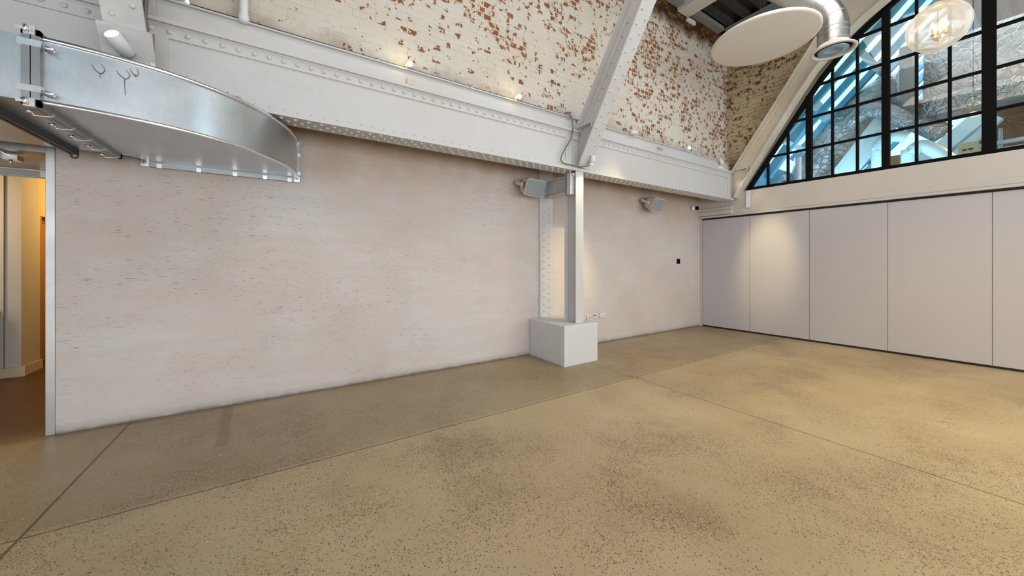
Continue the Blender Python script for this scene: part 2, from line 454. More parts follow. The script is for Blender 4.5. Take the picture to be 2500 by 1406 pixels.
# closed ends of the room behind and beside the viewer
MB().box(-6.2, -6.0, -6.2, 7.2, 0, 6.6).build('wall_far_left', M['room'], kind='structure')
MB().box(-6.2, 8.9, -6.4, -6.2, 0, 6.6).build('wall_behind', M['room'], kind='structure')
# roof deck, ribs run along the long wall
dk = MB(); y = -6.2
dk.box(-6.2, 8.15, -6.2, 4.6, 6.46, 6.6)
while y < 4.0:
    dk.prism([(y, 6.462), (y+.03, 6.36), (y+.13, 6.36), (y+.16, 6.462)], -6.2, 8.15, 'yz'); y += .30
dk.build('ceiling', M['deck'], kind='structure')

# ------------------------------------------------------------------ riveted girders
def girder(x0, x1, label, loc):
    g = thing('plate_girder', label, 'girder', loc, 'riveted girders along the long wall')
    w = MB(); w.box(x0, x1, 3.90, 3.914, ZB0+.035, ZB1-.03)
    w.build('web', M['steel'], g)
    lo = MB(); lo.box(x0, x1, YF0, YF1, ZB0, ZB0+.038)
    lo.box(x0, x1, 3.886, 3.90, ZB0+.038, ZB0+.13)
    lo.box(x0, x1, YF0+.006, 3.886, ZB0+.038, ZB0+.046)
    n = int((x1-x0-.06)/.11)
    for i in range(n+1):
        x = x0 + .04 + i*.11
        lo.rivet((x, YF0+.055, ZB0), (0,0,-1), .019); lo.rivet((x+.055, YF0+.125, ZB0), (0,0,-1), .019) if x+.055 < x1 else None
        lo.rivet((x, YF1-.055, ZB0), (0,0,-1), .019)
        lo.rivet((x+.03, 3.886, ZB0+.060), (0,-1,0), .017)
    lo.build('lower_flange', M['steel'], g)
    up = MB(); up.box(x0, x1, YF0, YF1, ZB1-.034, ZB1)
    up.box(x0, x1, 3.886, 3.90, ZB1-.135, ZB1-.034); up.prism([(3.872, ZB1-.034), (3.886, ZB1-.052), (3.886, ZB1-.034)], x0, x1, 'yz')
    for i in range(n+1):
        up.rivet((x0 + .06 + i*.11, 3.886, ZB1-.086), (0,-1,0), .021) if x0+.06+i*.11 < x1-.02 else None
    up.build('upper_flange', M['steel'], g)
    # painted kerb course on top of the girder
    k = MB(); k.box(x0, x1, 3.955, 4.018, ZB1, ZB1+.20); k.box(x0, x1, 3.925, 4.018, ZB1+.192, ZB1+.206); k.box(x0, x1, 3.93, 3.955, ZB1, ZB1+.125)
    k.build('kerb', M['steel'], g)
    return g
gl = girder(-5.9, -.965, 'white riveted girder at the far left behind the metal duct', (-3.5, 3.97, ZB0))
gm = girder(-.942, 3.655, 'long white riveted girder between duct and raking strut', (1.3, 3.97, ZB0))
gr = girder(3.68, 8.075, 'white riveted girder right of the column, ending at the window', (5.9, 3.97, ZB0))
# end cleats of the middle and right girders
for (gg, xa, xb, sgn) in ((gm, 3.40, 3.52, 1), (gr, 7.90, 7.99, 1), (gm, -.86, -.78, 1)):
    e = MB(); e.box(xa, xb, 3.885, 3.8995, ZB0+.13, ZB1-.135)
    for i in range(5 if xb > 3 else 0): e.rivet(((xa+xb)/2, 3.885, ZB0+.17+i*.062), (0,-1,0), .017)
    if xb > 0: e.box(xb-.012, xb, YF0-.0+.012, 3.885, ZB0+.05, ZB1-.05)
    e.build('end_stiffener', M['steel'], gg)
# small plates fixed to the kerb
for (gg, x) in ((gm, 1.17),):
    p = MB(); p.box(x-.035, x+.035, 3.905, 3.929, ZB1+.03, ZB1+.10); p.rivet((x, 3.905, ZB1+.07), (0,-1,0), .008)
    p.build('fixing_plate', M['steel_warm'], gg, bevel=.005)
p = MB(); p.tube([(5.55, 3.90, ZB1+.10), (5.70, 3.90, ZB1+.10)], .016); p.build('kerb_bar', M['steel_warm'], gr)
# faint rolled lettering on the web of the middle girder
def lettering(txt, x, z, size, parent):
    for k, chx in enumerate(txt):
        if chx == ' ': continue
        cu = bpy.data.curves.new('rolled_letter', 'FONT'); cu.body = chx; cu.size = size; cu.extrude = .0012
        o = bpy.data.objects.new('rolled_letter', cu); C.objects.link(o)
        me = bpy.data.meshes.new_from_object(o); bpy.data.objects.remove(o)
        me.transform(Matrix.Translation((x + k*size*.82, 3.8995, z)) @ Matrix.Rotation(PI/2, 4, 'X'))
        me.materials.append(M['steel'])
        q = bpy.data.objects.new('rolled_letter', me); C.objects.link(q); q.parent = parent; q.location = -parent.location
lettering('B I', -.80, 3.10, .10, gm)
lettering('SKINNINGROVE', -.50, 3.08, .085, gm)

# ------------------------------------------------------------------ raking frames (three alike)
FR = [(3.80, 2.832), (3.775, 2.87), (3.745, 2.92), (2.714, 4.553), (2.45, 4.93), (2.12, 5.26), (1.80, 5.50), (1.2, 5.85)]
RE = [(3.99, 3.10), (3.86, 3.40), (3.073, 4.553), (2.72, 5.08), (2.42, 5.52), (2.1, 6.0), (1.85, 6.34), (1.2, 6.34)]
def raking_frame(label, loc, mat):
    g = thing('raking_frame', label, 'roof frame', loc, 'riveted raking frames')
    x0, x1 = 3.56, 3.775; xm = (x0+x1)/2
    # front flange (faces the room), web, rear flange
    f = MB(); f.strip(FR, -.022, x0, x1, 'yz')
    dy, dz = FR[3][0]-FR[2][0], FR[3][1]-FR[2][1]; Ln = math.hypot(dy, dz); nrm = (0, -dz/Ln, dy/Ln)
    k = int(Ln/.155)
    for i in range(1, k+1):
        q = i*.155/Ln
        for dx, ph in ((-.055, 0), (.055, .5)):
            qq = q + ph*.155/Ln
            if qq < 1: f.rivet((xm+dx, FR[2][0]+dy*qq, FR[2][1]+dz*qq), nrm if nrm[1] < 0 else tuple(-c for c in nrm), .017)
    f.build('front_flange', mat, g)
    w = MB(); w.prism([(p[0]+.015, p[1]) for p in FR] + [(p[0]-.012, p[1]) for p in RE[::-1]] + [(4.0, 3.0), (4.0, 2.832)], xm-.008, xm+.008, 'yz')
    for i in range(1, k+1):
        q = i*.155/Ln
        for off in (.06, .245):
            yy = FR[2][0]+dy*q+off; zz = FR[2][1]+dz*q
            if zz > 3.0 and not (off > .1 and zz < 3.45): w.rivet((xm-.008, yy, zz), (-1,0,0), .017)
    w.prism([(FR[2][0]+.02, FR[2][1]), (FR[3][0]+.02, FR[3][1]), (FR[3][0]+.10, FR[3][1]), (FR[2][0]+.10, FR[2][1])], xm-.02, xm-.008, 'yz')
    w.prism([(RE[1][0]-.10, RE[1][1]), (RE[2][0]-.10, RE[2][1]), (RE[2][0]-.012, RE[2][1]), (RE[1][0]-.012, RE[1][1])], xm-.02, xm-.008, 'yz')
    w.build('web', mat, g)
    r = MB(); r.strip(RE[1:], .02, x0, x1, 'yz'); r.build('rear_flange', mat, g)
    s = MB(); s.box(x0+.01, xm-.02, 3.55, 3.93, 3.40, 3.415); s.box(x0+.01, xm-.02, 3.55, 3.565, 3.335, 3.40); s.build('stiffener', mat, g)
    return g
rf = raking_frame('white raking riveted strut rising from the column top', (3.66, 3.8, 2.83), M['steel'])
left = copy_thing(rf, (3.66-4.62, 3.8, 2.83), 'broad end of white raking frame above the duct, with lit spotlight')
right = copy_thing(rf, (3.66+4.42, 3.8, 2.83), 'cream raking frame hugging the black window edge')
for ch in right.children:
    ch.data = ch.data.copy(); ch.data.materials.clear(); ch.data.materials.append(M['steel_warm'])
# foot plates
pl = MB(); pl.obox((3.6675, 3.70, 2.985), (.120, 0, 0), (0, -.006*.846, -.006*.53), (0, -.13*.53, .13*.846)); pl.build('foot_plate', M['steel'], rf)
pl = MB(); pl.obox((3.6675-4.62, 3.690, 2.985), (.138, 0, 0), (0, -.01*.846, -.01*.53), (0, -.165*.53, .165*.846)); pl.build('foot_plate', M['steel'], left)

# ------------------------------------------------------------------ column, plinth, post, tie
co = thing('steel_column', 'white steel column standing on the painted plinth', 'column', (3.635, 3.97, .575))
c = MB(); c.box(3.56, 3.71, YF0, YF0+.014, .575, ZB0-.002); c.box(3.56, 3.71, YF1-.014, YF1, .575, ZB0-.002); c.box(3.631, 3.639, YF0+.014, YF1-.014, .575, ZB0-.002)
c.build('shaft', M['steel'], co, bevel=.002)
c = MB(); c.box(3.50, 3.80, YF0-.012, YF1, ZB0-.001, ZB0+.036); c.build('cap_plate', M['steel'], co, bevel=.003)
c = MB(); c.prism([(3.905, 2.45), (3.90, 2.52), (3.90, 2.765), (3.985, 2.765), (3.985, 2.45)], 3.50, 3.63, 'yz')
for i in range(4): c.rivet((3.60, 3.90, 2.50+i*.07), (0,-1,0), .016)
c.lathe([(.0,.03),(.022,.028),(.026,0)], (3.545, 3.90, 2.74), (0,-1,0), 8)
c.build('cleat', M['steel'], co, bevel=.006)
pb = MB(); N = 10
def rough_block(m, x0, x1, y0, y1, z0, z1, n=14, amp=.006):
    # a block whose arrises are worn: subdivided faces with a little jitter along the edges
    rnd = random.Random(3)
    bm = bmesh.new(); bmesh.ops.create_cube(bm, size=1)
    bmesh.ops.subdivide_edges(bm, edges=bm.edges, cuts=n, use_grid_fill=True)
    vs = []
    for v in bm.verts:
        p = Vector(v.co); e = sum(abs(abs(q)-.5) < 1e-4 for q in p)
        q = Vector((x0+(p.x+.5)*(x1-x0), y0+(p.y+.5)*(y1-y0), z0+(p.z+.5)*(z1-z0)))
        if e >= 2:
            c = Vector(((x0+x1)/2, (y0+y1)/2, (z0+z1)/2)); q += (c-q).normalized()*rnd.uniform(.0, amp*1.6)
            if p.z < -.49: q.z = z0
            if p.y > .49: q.y = y1
        vs.append(q)
    bm.verts.index_update()
    m.add(vs, [[v.index for v in f.verts] for f in bm.faces]); bm.free()
rough_block(pb, 3.27, 3.92, 3.765, YP, 0, .575)
tag(pb.build('plinth_block', M['plinth'], bevel=.006), 'white painted concrete block under the steel column', 'plinth')
po = MB(); po.box(3.465, 3.735, 4.585, YP, .575, 2.96)
z = .62; i = 0
while z < 2.44:
    po.rivet((3.545 if i % 2 else 3.65, 4.585, z), (0,-1,0), .018); z += .0575; i += 1
for z in (2.66, 2.72): po.rivet((3.56 if z < 2.7 else 3.65, 4.585, z), (0,-1,0), .014)
tag(po.build('wall_post', M['steel'], bevel=.003), 'flat riveted white post fixed to the wall behind the column', 'post')
ti = thing('tie_bracket', 'short riveted tie between wall post and steel column', 'bracket', (3.6, 4.35, 2.5))
m = MB(); m.box(3.60, 3.612, 4.10, 4.585, 2.52, 2.74)
for (yy, zz) in [(4.53,2.58),(4.47,2.58),(4.41,2.58),(4.53,2.66),(4.47,2.66),(4.41,2.66),(4.15,2.58),(4.15,2.65),(4.15,2.72)]: m.rivet((3.596, yy, zz), (-1,0,0), .016)
m.box(3.588, 3.60, 4.37, 4.585, 2.54, 2.70); m.box(3.592, 3.60, 4.10, 4.19, 2.54, 2.74); m.build('web', M['steel'], ti)
MB().box(3.55, 3.66, 4.10, 4.585, 2.495, 2.52).build('lower_flange', M['steel'], ti); MB().box(3.56, 3.65, 4.10, 4.585, 2.74, 2.76).build('upper_flange', M['steel'], ti)

# ------------------------------------------------------------------ loudspeakers
def speaker(label, loc, badge):
    g = thing('loudspeaker', label, 'loudspeaker', loc, 'wall loudspeakers')
    T = Matrix.Translation(loc) @ Matrix.Rotation(R(6), 4, 'Z') @ Matrix.Rotation(R(24), 4, 'X') @ Matrix.Scale(1.15, 4)
    def rr(w, h, y, r, n=5):
        P = []
        for cx, cz, a0 in ((w-r, h-r, 0), (-w+r, h-r, 90), (-w+r, -h+r, 180), (w-r, -h+r, 270)):
            for k in range(n): P.append((cx + r*math.cos(R(a0+90*k/(n-1))), y, cz + r*math.sin(R(a0+90*k/(n-1)))))
        return P
    def loft(m, secs):
        n = len(secs[0])
        for s0, s1 in zip(secs, secs[1:]):
            m.add(s0 + s1, [(k, (k+1) % n, n+(k+1) % n, n+k) for k in range(n)])
        m.add(secs[0], [list(range(n))]); m.add(secs[-1], [list(range(n))])
    b = MB(T); loft(b, [rr(.095, .075, .11, .02), rr(.125, .095, .06, .03), rr(.158, .108, -.06, .03), rr(.162, .110, -.085, .03)])
    b.build('cabinet', M['offwhite_plastic'], g, bevel=.004)
    q = MB(T); loft(q, [rr(.152, .100, -.083, .026), rr(.150, .098, -.092, .026)]); q.build('grille', M['grille'], g, label='grey speaker grille')
    k = MB(T)
    for sx in (-1, 1):
        k.lathe([(0,.0),(.032,.0),(.032,.03),(.026,.036),(0,.036)], (sx*.135, .02, 0), (sx,0,0), 16)
        k.box(min(sx*.15, sx*.168), max(sx*.15, sx*.168), .0, .148, -.022, .022)
    k.box(-.168, .168, .135, .150, -.025, .025)
    k.build('bracket', M['offwhite_plastic'], g, bevel=.003)
    MB().box(loc[0]-.05, loc[0]+.05, 4.585, YP, loc[2]-.0, loc[2]+.10).build('wall_plate', M['offwhite_plastic'], g, bevel=.003)
    if badge:
        w = MB(T); w.prism([(-.172, -.045), (-.158, -.01), (-.158, .052), (-.172, .04)], -.0622, -.061, 'xz')
        w = MB(T); w.add([(-.1645, -.052, .055), (-.1625, -.03, .055), (-.1625, -.052, -.045)], [(0, 1, 2)])
        w.add([(-.1645, -.05, .055), (-.1645, -.03, .05), (-.1645, -.034, -.0), (-.1645, -.05, -.06)], [(0,1,2,3)])
        w.build('badge', M['red'], g, label='red badge on the cabinet side', recalc=False)
    return g
speaker('pale loudspeaker with red badge on the wall left of the column', (3.175, 4.415, 2.615), True)
speaker('pale loudspeaker on the wall right of the column', (6.14, 4.415, 2.62), False)

# ------------------------------------------------------------------ small wall fittings
g = thing('dome_camera', 'white turret security camera with black ball in the corner', 'security camera', (7.82, YP, 2.69))
MB().lathe([(0,0),(.062,0),(.062,.03),(.055,.055),(.045,.075),(0,.075)], (7.80, YP, 2.69), (.25,-1,-.05), 24).build('housing', M['white_plastic'], g)
MB().lathe([(0,0),(.036,.0),(.045,.02),(.045,.045),(.032,.07),(0,.082)], (7.818, YP-.07, 2.688), (.75,-1,-.1), 20).build('lens_ball', M['black'], g, label='black lens ball')
g = thing('data_socket', 'small white faceplate nearest the column with one dark port', 'socket', (4.557, YP, .484))
MB().box(4.52, 4.594, YP-.028, YP, .445, .523).build('faceplate', M['white_plastic'], g, bevel=.004); MB().box(4.567, 4.583, YP-.0295, YP-.027, .465, .492).build('port', M['dark_hole'], g)
g = thing('twin_port_outlet', 'middle white faceplate with two round black ports', 'socket', (4.725, YP, .5))
MB().box(4.688, 4.764, YP-.012, YP, .458, .54).build('faceplate', M['white_plastic'], g, bevel=.003)
for x in (4.712, 4.738): MB().lathe([(0,.0),(.0125,.0),(.0125,.0018),(0,.002)], (x, YP-.012, .503), (0,-1,0), 16).build('port', M['dark_hole'], g)
g = thing('double_socket', 'wide white double power socket, rightmost of three outlets', 'socket', (4.915, YP, .495))
MB().box(4.842, 4.99, YP-.026, YP, .453, .538).build('faceplate', M['white_plastic'], g, bevel=.004)
for x in (4.878, 4.954):
    p = MB(); p.box(x-.003, x+.003, YP-.0275, YP-.0255, .492, .503); p.box(x-.014, x-.008, YP-.0275, YP-.0255, .472, .477); p.box(x+.008, x+.014, YP-.0275, YP-.0255, .472, .477); p.build('pin_slots', M['grey_paint'], g)
for x in (4.901, 4.931): MB().box(x-.008, x+.008, YP-.030, YP-.0255, .503, .522).build('rocker_switch', M['white_plastic'], g, bevel=.001)
tag(MB().box(7.225, 7.325, YP-.02, YP, 1.435, 1.54).build('wall_controller', M['black'], bevel=.004), 'small black control plate on the plaster near the partition', 'wall controller')

# ------------------------------------------------------------------ conduit, spotlights and cable
YC = 3.985; ZC = 3.615
g = thing('conduit', 'long thin grey conduit along the brick above the girder', 'conduit', (1.5, YC, ZC))
MB().tube([(-.72, YC, ZC), (3.62, YC, ZC)], .017, 10).build('pipe', M['conduit'], g)
for x in (.85, 1.95, 3.0):
    p = MB(); p.box(x-.012, x+.012, YC-.02, 4.0195, ZC-.03, ZC+.03); p.build('saddle_clip', M['strut'], g)
MB().lathe([(0,0),(.055,0),(.06,.012),(.06,.045),(.05,.055),(0,.055)], (-.72, 4.019, ZC+.01), (0,-1,0), 20).build('junction_box', M['zinc'], g)
MB().lathe([(0,0),(.03,0),(.03,.04),(.024,.048),(0,.048)], (3.42, 4.019, ZC), (0,-1,0), 14).build('junction_box', M['zinc'], g)
g = thing('conduit', 'short grey conduit along the brick right of the raking strut', 'conduit', (5.7, YC, ZC-.01))
MB().tube([(3.80, YC, ZC-.012), (7.60, YC, ZC-.012)], .017, 10).build('pipe', M['conduit'], g)
for x in (5.55, 7.1):
    MB().box(x-.012, x+.012, YC-.02, 4.0195, ZC-.04, ZC+.02).build('saddle_clip', M['strut'], g)
def spot(label, base, aim, lit, power=0, size=60, blend=.7, ln=.13, lightcol=(1,.82,.5), reach=.05, rad=.034):
    a = Vector(aim).normalized(); b = Vector(base)
    g = thing('spotlight', label, 'spotlight', base, 'white spotlights')
    MB().lathe([(0,.0),(.03,0),(.034,.008),(.034,.03),(.02,.036),(0,.036)], b + Vector((0,.035,0)), (0,-1,0), 16).build('mount', M['offwhite_plastic'], g)
    h = b + a*.01 + Vector((0,-.04,0))
    MB().lathe([(0,-ln*.45),(rad*.8,-ln*.45),(rad,-ln*.38),(rad,ln*.55),(rad*.9,ln*.56),(rad*.85,ln*.48),(0,ln*.48)], h, a, 20).build('can', M['white_plastic'], g)
    MB().lathe([(0,ln*.49),(rad*.82,ln*.49),(rad*.82,ln*.5),(0,ln*.505)], h, a, 20).build('lens', M['lens'] if lit else M['offwhite_plastic'], g)
    if power:
        L = bpy.data.lights.new('lamp', 'SPOT'); L.energy = power; L.color = lightcol; L.spot_size = R(size); L.spot_blend = blend; L.shadow_soft_size = .03
        o = bpy.data.objects.new('spot_lamp', L); C.objects.link(o); o.location = h + a*(ln*.5+.02)
        o.rotation_euler = a.to_track_quat('-Z', 'Y').to_euler()
    return g
spot('lit spotlight on the conduit, left one of the bright pair', (1.16, 3.93, 3.63), (-.30, -1, -.55), True, 22)
spot('lit spotlight on the conduit, right one of the bright pair', (2.60, 3.93, 3.63), (-.62, -1, -.5), True, 22)
spot('white cylinder spotlight just right of the raking strut', (4.86, 3.93, 3.61), (.95, -.32, -.05), True, 40, 46, .8)
spot('white spotlight showing a bright lens, middle of the right-hand three', (6.40, 3.93, 3.61), (-.35, -1, -.15), True, 10)
spot('white spotlight tilted down in the brick corner beside the window', (7.63, 3.93, 3.57), (.35, -.2, -.9), True, 12, 70)
spot('white spotlight can on the broad frame end above the duct', (-.972, 3.675, 2.99), (-.25, -.62, .34), True, 6, 90, .9, .15, rad=.046)
spot('white spotlight at the foot of the raking strut', (3.71, 3.70, 2.935), (-.10, .16, -1), True, 16, 95, .9, .12, rad=.036)
def cable(label, pts, r=.0085, name='cable'):
    cu = bpy.data.curves.new(name, 'CURVE'); cu.dimensions = '3D'; cu.bevel_depth = r; cu.bevel_resolution = 3
    sp = cu.splines.new('NURBS'); sp.points.add(len(pts)-1); sp.use_endpoint_u = True; sp.order_u = 4
    for p, q in zip(sp.points, pts): p.co = (*q, 1)
    o = bpy.data.objects.new(name, cu); C.objects.link(o)
    me = bpy.data.meshes.new_from_object(o); bpy.data.objects.remove(o)
    for f in me.polygons: f.use_smooth = True
    me.materials.append(M['cable'])
    o = bpy.data.objects.new(name, me); C.objects.link(o)
    return tag(o, label, 'cable')
cable('grey cable looping from the conduit down to the strut foot', [(3.43, 3.96, 3.62), (3.47, 3.93, 3.66), (3.50, 3.90, 3.60), (3.50, 3.83, 3.42), (3.46, 3.83, 3.22), (3.33, 3.84, 3.05), (3.25, 3.84, 2.90), (3.30, 3.835, 2.848), (3.46, 3.83, 2.852), (3.60, 3.77, 2.825), (3.68, 3.70, 2.84), (3.72, 3.69, 2.90), (3.725, 3.69, 2.94)])
cable('thicker grey cable dropping behind the duct by the frame end', [(-.86, 3.80, 4.1), (-.87, 3.80, 3.6), (-.90, 3.77, 3.35), (-.875, 3.79, 3.18), (-.85, 3.80, 2.95), (-.79, 3.82, 2.80), (-.74, 3.83, 2.60)], .014)
cable('thinner grey cable beside the thick one near the frame end', [(-.89, 3.82, 4.1), (-.905, 3.82, 3.7), (-.92, 3.80, 3.42), (-.975, 3.80, 3.33), (-.93, 3.82, 3.22), (-.90, 3.82, 3.0), (-.84, 3.83, 2.80), (-.80, 3.83, 2.6)], .011)
g = thing('drain_pipe', 'short white pipe with rounded foot hanging over the conduit', 'pipe', (-.30, 3.93, 3.6))
MB().tube([(-.30, 3.93, 3.60), (-.30, 3.93, 4.5)], .034, 16).build('pipe', M['white_plastic'], g)
MB().lathe([(0,-.045),(.025,-.042),(.04,-.02),(.042,.01),(.036,.03)], (-.30, 3.93, 3.61), (0,0,1), 16).build('pipe_shoe', M['white_plastic'], g)

# ------------------------------------------------------------------ galvanised duct
CX, CY, RO, RI, DZ0, DZ1 = -1.22, 4.56, 1.335, .155, 2.385, 2.755
d = thing('air_duct', 'curved galvanised air duct turning into the plaster wall', 'air duct', (-1.0, 3.9, DZ0))
def arc(r, a0=-90, a1=0, n=36, y_end=YP-.012):
    P = [(CX + r*math.cos(R(a0+(a1-a0)*k/n)), CY + r*math.sin(R(a0+(a1-a0)*k/n))) for k in range(n+1)]
    return P + [(CX + r, y_end)]
el = MB(); o_, i_ = arc(RO), arc(RI); n = len(o_)
vs = [(x,y,DZ0) for x,y in o_] + [(x,y,DZ1) for x,y in o_]; el.add(vs, [(k, k+1, n+k+1, n+k) for k in range(n-1)], True)
vs = [(x,y,DZ0) for x,y in i_] + [(x,y,DZ1) for x,y in i_]; el.add(vs, [(k, k+1, n+k+1, n+k) for k in range(n-1)], True)
for zz in (DZ0, DZ1):
    vs = [(x,y,zz) for x,y in o_] + [(x,y,zz) for x,y in i_]; el.add(vs, [(k, k+1, n+k+1, n+k) for k in range(n-1)])
el.build('elbow', M['galv'], d)
ed = MB()
for zz in (DZ0, DZ1):
    for rr, pts in ((RO, arc(RO)),):
        q = arc(RO+.010); n = len(q)
        lo_, hi_ = (zz-.012, zz+.012)
        ed.add([(x,y,lo_) for x,y in q] + [(x,y,hi_) for x,y in q] + [(x,y,lo_) for x,y in pts] + [(x,y,hi_) for x,y in pts],
               [f for k in range(n-1) for f in ((k,k+1,n+k+1,n+k), (2*n+k,2*n+k+1,k+1,k), (n+k,n+k+1,3*n+k+1,3*n+k))], True)
ed.build('edge_seam', M['zinc'], d)
st = MB(); st.box(-5.9, CX-.03, CY-RO, CY-RI, DZ0, DZ1)
st.build('straight_run', M['galv'], d)
def frame_x(m, x, w, over, th):
    y0, y1 = CY-RO, CY-RI
    m.box(x, x+w, y0-over, y0+th, DZ0-over, DZ1+over); m.box(x, x+w, y1-th, y1+over, DZ0-over, DZ1+over)
    m.box(x, x+w, y0-over, y1+over, DZ0-over, DZ0+th); m.box(x, x+w, y0-over, y1+over, DZ1-th, DZ1+over)
for x in (CX-.035, CX+.002):
    m = MB(); frame_x(m, x, .033, .032, .002); m.build('joint_flange', M['strut'], d)
for (yy, zz, ay) in [(CY-RO-.034, DZ0+.06, 0), (CY-RO-.034, DZ1-.05, 0)]:
    m = MB(); m.box(CX-.045, CX+.045, yy-.012, yy+.03, zz-.018, zz+.018); m.lathe([(0,0),(.012,0),(.012,.05),(0,.05)], (CX+.045, yy, zz-.01), (1,-.2,-.2), 8); m.build('joint_clamp', M['zinc'], d)
for zz in (DZ0-.02, DZ1+.02):
    m = MB(); m.box(CX-.022, CX+.022, CY-RO-.046, CY-RO-.02, zz-.024, zz+.024); m.box(CX-.045, CX+.012, CY-RO-.055, CY-RO-.046, zz-.008, zz+.008); m.lathe([(0,-.02),(.009,-.02),(.009,.02),(0,.02)], (CX-.01, CY-RO-.054, zz), (0,0,1), 8); m.build('corner_bolt', M['zinc'], d)
for k in range(5):
    yy = CY-RO + .10 + k*.25
    m = MB(); m.tube([(CX-.045, yy, DZ0-.032), (CX-.042, yy+.012, DZ0-.052), (CX-.015, yy+.018, DZ0-.05), (CX+.03, yy+.012, DZ0-.046), (CX+.042, yy, DZ0-.032)], .0055, 8); m.lathe([(0,-.012),(.011,-.012),(.011,.012),(0,.012)], (CX-.055, yy, DZ0-.034), (1,0,0), 8); m.build('joint_clamp', M['zinc'], d)
# wall collar with cleats
m = MB(); m.box(CX+RI-.03, CX+RO+.025, YP-.045, YP-.001, DZ0-.045, DZ0+.002); m.box(CX+RO-.002, CX+RO+.03, YP-.045, YP-.001, DZ0-.045, DZ1+.04); m.box(CX+RI-.03, CX+RI+.002, YP-.045, YP-.001, DZ0-.045, DZ1+.04); m.box(CX+RI-.03, CX+RO+.025, YP-.045, YP-.001, DZ1-.002, DZ1+.04)
m.build('wall_collar', M['strut'], d)
for x in (-.98, -.70, -.42, -.17, .05):
    MB().box(x-.018, x+.018, YP-.055, YP-.012, DZ0-.05, DZ0-.012).build('collar_cleat', M['zinc'], d)
for zz in (DZ0+.05, DZ0+.25):
    MB().box(CX+RO+.008, CX+RO+.036, YP-.055, YP-.012, zz-.018, zz+.018).build('collar_cleat', M['zinc'], d)
for (x, zz) in ((CX+RO+.005, DZ0-.02), (CX+RO+.012, DZ1+.02), (CX+RI-.01, DZ0-.02)):
    m = MB(); m.box(x-.026, x+.026, YP-.056, YP-.004, zz-.026, zz+.026); m.lathe([(0,0),(.012,0),(.012,.02),(0,.02)], (x, YP-.056, zz), (0,-1,0), 8); m.build('corner_piece', M['zinc'], d)
# sealant runs on the outside face
def on_arc(a, z, off=.003): return (CX + (RO+off)*math.cos(R(a)), CY + (RO+off)*math.sin(R(a)), z)
for (a, zt, zb, sc) in ((-79, 2.675, 2.60, 1.), (-74.5, 2.68, 2.53, 1.1), (-72.5, 2.715, 2.665, .7)):
    m = MB()
    rnd = random.Random(int(zt*1e4))
    jt = lambda: rnd.uniform(-.25, .25)
    m.tube([on_arc(a-1.5*sc, zt-.004), on_arc(a-1.1*sc, zt-.022), on_arc(a-.7*sc+jt(), zt-.036), on_arc(a, zt-.047), on_arc(a+.5*sc, zt-.04), on_arc(a+.9*sc, zt-.02), on_arc(a+.7*sc, zt-.002), on_arc(a+.2*sc, zt+.012*sc)], [.0012,.002,.0026,.003,.0026,.002,.0016,.0008], 6)
    m.tube([on_arc(a, zt-.047), on_arc(a-.05, (zt+zb)/2-.01), on_arc(a+.12, zb)], [.0024, .0018, .0012], 6)
    m.build('sealant_run', M['sealant'], d)
# brackets on the duct top
for (a, w) in ((-70.5, .07), (-62, .07), (-50.5, .06), (-47, .05)):
    m = MB(); c = Vector(on_arc(a, DZ1+.018, -.03)); tx = Vector((-math.sin(R(a)), math.cos(R(a)), 0)); nx = Vector((math.cos(R(a)), math.sin(R(a)), 0))
    m.obox(c, tx*w*.6, nx*.02, Vector((0,0,.006))); m.obox(c + tx*w*.5 + Vector((0,0,.012)), tx*.012, nx*.012, Vector((0,0,.012)))
    m.build('top_bracket', M['zinc'], d)
m = MB(); 
for off in (0, .028): m.box(-1.475+off*1.1, -1.455+off*1.1, 3.0, 4.40, 2.335, 2.375)
m.box(-1.475, -1.424, 3.0, 4.40, 2.372, 2.384)
m.lathe([(.012,-.004),(.024,-.004),(.024,.004),(.012,.004)], (-1.44, 4.37, 2.325), (0,1,.2), 14)
m.lathe([(.006,0),(.006,1.9)], (-1.45, 3.05, 2.38), (0,0,1), 8)
tag(m.build('strut_rail', M['dark_strut']), 'dark strut channel carrying the underside of the curved duct', 'support rail')
# second duct and rails in the side passage
d2 = thing('passage_duct', 'tan lit metal duct crossing the side passage ceiling', 'air duct', (-3.4, 5.1, 2.39))
MB().box(-5.9, -1.70, 4.70, 5.62, 2.39, 2.72).build('duct_body', M['galv_dull'], d2)
m = MB(); m.box(-5.9, -1.72, 5.60, 5.66, 2.33, 2.38); m.box(-5.9, -1.72, 5.62, 5.64, 2.31, 2.34); m.build('flange_rail', M['strut'], d2)
for x in (-2.05, -2.5): MB().box(x-.02, x+.02, 5.585, 5.60, 2.32, 2.385).build('collar_cleat', M['zinc'], d2)
g = thing('hanger_rail', 'short strut rail with bright end clamp under the passage duct', 'support rail', (-2.1, 4.9, 2.36))
MB().box(-2.9, -1.99, 4.86, 4.91, 2.335, 2.375).build('channel', M['strut'], g)
m = MB(); m.box(-2.0, -1.92, 4.84, 4.93, 2.33, 2.372); m.tube([(-1.98, 4.85, 2.372), (-1.98, 4.73, 2.376)], .008, 8); m.lathe([(0,-.03),(.01,-.03),(.01,.0),(0,0)], (-1.97, 4.88, 2.33), (0,0,1), 8); m.build('end_clamp', M['zinc'], g)
# galvanised end post of the plaster wall
tag(MB().box(-1.685, -1.632, YP-.004, 4.80, 0, 2.43).build('end_channel', M['galv_dull'], bevel=.003), 'upright galvanised channel capping the left end of the plaster wall', 'channel')

